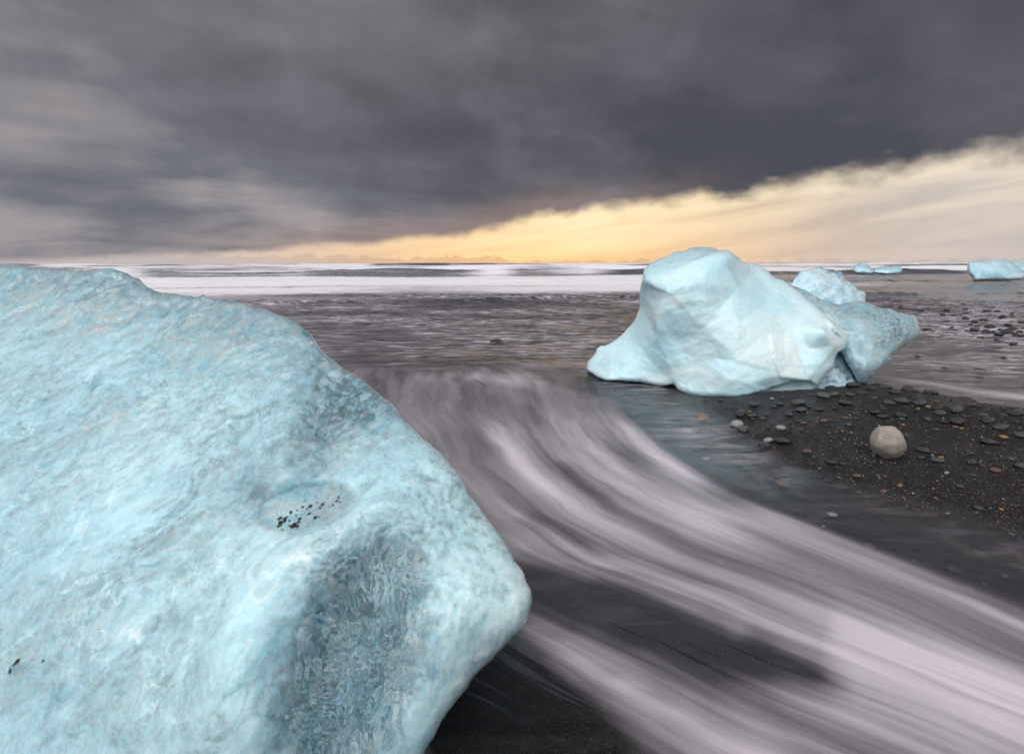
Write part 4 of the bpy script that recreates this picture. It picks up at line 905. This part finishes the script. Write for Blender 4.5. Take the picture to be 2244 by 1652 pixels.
big = [(427, 372, 88, 'dark', True), (504, 380, 66, 'dark', False), (795, 300, 88, 'grey', False), (812, 345, 72, 'grey', False), (955, 258, 86, 'green', False), (1028, 246, 56, 'green', False), (1100, 300, 78, 'dark', False), (1225, 185, 56, 'dark', False), (1300, 185, 75, 'dark', False), (1350, 215, 72, 'dark', False), (1410, 240, 60, 'dark', False), (1380, 300, 76, 'grey', False), (1455, 290, 84, 'grey', False), (1572, 302, 92, 'grey', False),
       (1505, 235, 96, 'dark', False), (1640, 255, 80, 'dark', False), (1690, 245, 60, 'dark', False), (1870, 285, 105, 'dark', False), (1805, 352, 100, 'grey', True), (1812, 425, 112, 'dark', True), (1625, 407, 62, 'grey', True), (1705, 366, 74, 'grey', False), (1690, 335, 60, 'dark', False), (1290, 362, 72, 'dark', False), (1335, 388, 74, 'dark', False), (1450, 382, 86, 'dark', True), (2008, 420, 90, 'dark', True), (2085, 462, 100, 'grey', True), (1975, 380, 50, 'grey', False), (2015, 555, 92, 'dark', False), (2215, 510, 90, 'grey', False), (2110, 518, 46, 'ochre', False),
       (1595, 605, 82, 'dark', False), (1665, 615, 42, 'dark', False), (1688, 665, 80, 'green', False), (1582, 646, 46, 'grey', False), (1280, 625, 52, 'grey', True), (2057, 730, 70, 'brown', False), (2155, 655, 44, 'green', False), (2235, 708, 80, 'green', False), (1900, 620, 40, 'grey', False), (1905, 680, 64, 'dark', False), (694, 545, 94, 'dark', False), (850, 608, 62, 'brown', False), (960, 414, 46, 'brown', False), (1118, 440, 56, 'grey', True), (930, 340, 60, 'grey', False), (740, 372, 60, 'grey', False), (512, 310, 70, 'grey', True), (680, 305, 50, 'dark', False),
       (300, 278, 34, 'dark', False), (697, 264, 36, 'dark', False), (627, 268, 28, 'pale', False), (1465, 437, 30, 'ochre', True), (1170, 396, 30, 'green', False), (1100, 397, 44, 'green', False), (1000, 205, 60, 'dark', False), (1045, 210, 40, 'grey', False), (1140, 200, 90, 'dark', False), (1600, 235, 50, 'dark', False), (2025, 300, 56, 'brown', False), (2190, 372, 90, 'dark', False), (1730, 420, 60, 'dark', False), (1900, 320, 50, 'grey', False), (2110, 375, 44, 'green', False), (985, 240, 30, 'green', False), (870, 245, 30, 'green', False), (1125, 248, 60, 'grey', False), (1200, 240, 50, 'dark', False), (1260, 215, 54, 'dark', False), (1470, 210, 50, 'dark', False),
       (1190, 570, 30, 'grey', True), (1055, 460, 40, 'dark', False), (1745, 742, 28, 'pale', False), (1165, 765, 48, 'brown', False), (1055, 770, 34, 'green', False), (1080, 685, 36, 'grey', False), (1015, 680, 64, 'dark', False), (820, 465, 24, 'green', False), (830, 422, 36, 'brown', False), (1830, 830, 50, 'grey', False), (1912, 760, 40, 'grey', False), (1445, 825, 36, 'ochre', False), (1340, 860, 40, 'brown', False), (1950, 970, 50, 'green', False), (1180, 865, 46, 'green', False)]
for a, b, s, k, ang in big: bank(a, b, s, k, ang)
bank(402, 440, 100, 'pale', True, label='pale lichen-white angular stone at the water edge below the iceberg')
bank(445, 470, 96, 'green', True, label='green-grey angular stone touching the pale angular one at the water edge')
bank(602, 540, 66, 'pale', True, label='pale granite stone standing next to a dark peaked stone in the wash')
bank(575, 575, 96, 'dark', True, label='dark peaked stone half awash next to a pale granite stone')
bank(683, 460, 76, 'pale', True, label='thin pale sliver of stone lying flat on the black gravel')
bank(183, 392, 80, 'ochre', False, label='round orange-tan pebble washed by the teal shallows near the iceberg')
# scattered smaller pebbles
cnt = 0
kinds = ['dark'] * 8 + ['grey'] * 6 + ['green'] * 3 + ['brown'] * 2 + ['ochre', 'pale']
while cnt < 170:
    a = random.uniform(280, 2330); b = random.uniform(200, 1080)
    x, y = zp(a, b); p = ground_hit(x, y); g = gz1(p[0], p[1])
    if g < .002 or (a < 1200 and b < 290): continue
    wgt = 1. if b < 480 else .35
    if random.random() > wgt: continue
    s = random.choice([14, 18, 22, 26, 32, 40])
    if any((p[0] - X0) ** 2 + (p[1] - Y0) ** 2 < (r0 * 1.1 + .01) ** 2 for X0, Y0, r0 in placed): continue
    bank(a, b, s, random.choice(kinds), random.random() < .5); cnt += 1
# drowned pebbles seen through the thin sheet of water
for k in range(60):
    a = random.uniform(-150, 2400); b = random.uniform(330, 1500)
    x, y = zp(a, b); p = ground_hit(x, y); g = gz1(p[0], p[1])
    if g > -.004: continue
    size = random.uniform(.010, .026)
    stone('pebble', random.choice(ROUND), random.choice(['dark', 'grey', 'green', 'brown', 'pale', 'grey']), p[0], p[1], size, 'dim pebble lying under the thin sheet of running water', 'pebbles under the running water', sink=.3)
# black stones on the wet flat behind the iceberg
flat = [(1010, 665, 60), (1155, 665, 44), (1205, 695, 70), (1275, 672, 50), (1340, 675, 36), (1415, 690, 50), (1470, 690, 70), (1650, 680, 60), (1655, 720, 50), (1705, 705, 40), (1865, 698, 70), (1975, 705, 64), (2120, 717, 50), (2025, 757, 80), (2115, 747, 50), (1655, 775, 76), (1830, 795, 90), (1880, 797, 40), (1740, 810, 80), (1700, 828, 50), (2085, 835, 80), (2210, 810, 60), (1895, 862, 100), (1770, 850, 60), (1740, 895, 100), (1690, 905, 60), (1660, 895, 50), (1850, 912, 90), (2120, 885, 90), (2060, 920, 120), (1985, 938, 100), (1970, 992, 64), (2130, 1032, 80), (2195, 905, 60), (2235, 955, 80), (1270, 883, 70), (1325, 896, 46), (1505, 875, 60), (1550, 888, 50), (1520, 852, 36), (1220, 875, 30), (1465, 795, 50), (1425, 732, 60), (1240, 748, 40), (1540, 745, 60), (1490, 628, 40), (1635, 625, 44), (1565, 655, 30), (1175, 1150, 50), (2035, 1168, 56), (1395, 950, 40), (1800, 958, 70), (2150, 935, 60), (2000, 885, 60), (1930, 905, 50), (2230, 860, 40), (2110, 800, 40), (1600, 730, 30), (970, 600, 30), (1240, 612, 30), (820, 580, 24), (1810, 630, 40)]
for a, b, s in flat:
    x, y = zf(a, b); p = on_plane(x, y, -.02); dist_ = math.hypot(p[1], CAM_H)
    size = s * .5 * (.92232 / 4.2101) * dist_ / F / 1.2
    stone('pebble', random.choice(ANG + ROUND), 'dark', p[0], p[1], size, 'black wet stone standing in the shallow wash behind the iceberg', 'black stones on the wet flat', sink=.0, z=-.01)
def wash_stone(x, y, wpx, label, me):
    p = on_plane(x, y, -.02); dist_ = math.hypot(p[1], CAM_H)
    stone('rock', me, 'dark', p[0], p[1], wpx * .5 * dist_ / F / 1.2, label, None, sink=.15, z=-.03, cat='rock')
wash_stone(2068, 814, 26, 'lone black rock in the wash close to the back of the gravel bank', ANG[1])
wash_stone(2145, 816, 34, 'flat black rock in the wash beside the lone black one', ROUND[2])
wash_stone(1090, 752, 30, 'lone black rock in the open wash between the two ice blocks', ROUND[3])
wash_stone(2145, 834, 22, 'small drowned black rock just in front of the flat one', ROUND[4])

# loose grains between the pebbles: too many to count
rs = np.random.RandomState(5); oc = np.array([(1, 0, 0), (-1, 0, 0), (0, 1, 0), (0, -1, 0), (0, 0, 1.), (0, 0, -1)])
of = np.array([(0, 2, 4), (2, 1, 4), (1, 3, 4), (3, 0, 4), (2, 0, 5), (1, 2, 5), (3, 1, 5), (0, 3, 5)])
NG = 42000
A_ = rs.uniform(200, 2500, NG); B_ = rs.uniform(180, 1250, NG)
xx, yy = zp(A_, B_); P = on_plane(xx, yy, .05); gz_ = ground_z(P[:, 0], P[:, 1])
P = on_plane(xx, yy, gz_) if False else np.stack([P[:, 0], P[:, 1], gz_], 1)
keep = (gz_ > -.012); P = P[keep]; n = len(P)
sz = .0016 + .0042 * rs.power(.45, n); sz = np.where(rs.uniform(0, 1, n) < .10, sz * 1.9, sz)
rot = rs.uniform(0, 6.28, n); sx = rs.uniform(.7, 1.5, n); sy = rs.uniform(.6, 1.1, n); szz = rs.uniform(.4, .8, n)
loc = oc[None] * np.stack([sx, sy, szz], 1)[:, None] * sz[:, None, None] * rs.uniform(.75, 1.2, (n, 6, 1))
c_, s2_ = np.cos(rot)[:, None], np.sin(rot)[:, None]
lx = loc[:, :, 0] * c_ - loc[:, :, 1] * s2_; ly = loc[:, :, 0] * s2_ + loc[:, :, 1] * c_
vv = np.stack([lx + P[:, 0:1], ly + P[:, 1:2], loc[:, :, 2] + P[:, 2:3] + sz[:, None] * .25], 2).reshape(-1, 3)
ff_ = (of[None] + (np.arange(n) * 6)[:, None, None]).reshape(-1, 3)
m_grit, t, out = material('beach_grit')
a_c = t.attr('tone')
cg = t.ramp(a_c, [(0., (.012, .012, .013, 1)), (.55, (.035, .034, .036, 1)), (.78, (.08, .076, .075, 1)), (.88, (.12, .07, .045, 1)), (.93, (.22, .19, .15, 1)), (1., (.34, .33, .30, 1))])
b = principled(t, Base_Color=cg, Roughness=.4); t.link(b.outputs[0], out.inputs[0])
me = bpy.data.meshes.new('gravel'); me.vertices.add(len(vv)); me.vertices.foreach_set('co', vv.astype(np.float32).ravel())
me.loops.add(len(ff_) * 3); me.loops.foreach_set('vertex_index', ff_.astype(np.int32).ravel())
me.polygons.add(len(ff_)); me.polygons.foreach_set('loop_start', np.arange(0, len(ff_) * 3, 3, dtype=np.int32)); me.update(calc_edges=True)
me.materials.append(m_grit); set_attr(me, 'tone', np.repeat(rs.uniform(0, 1, n), 6))
gravel = bpy.data.objects.new('gravel', me); col.objects.link(gravel)
tag(gravel, 'fine black gravel grains strewn over the bank between the pebbles', 'gravel', kind='stuff')
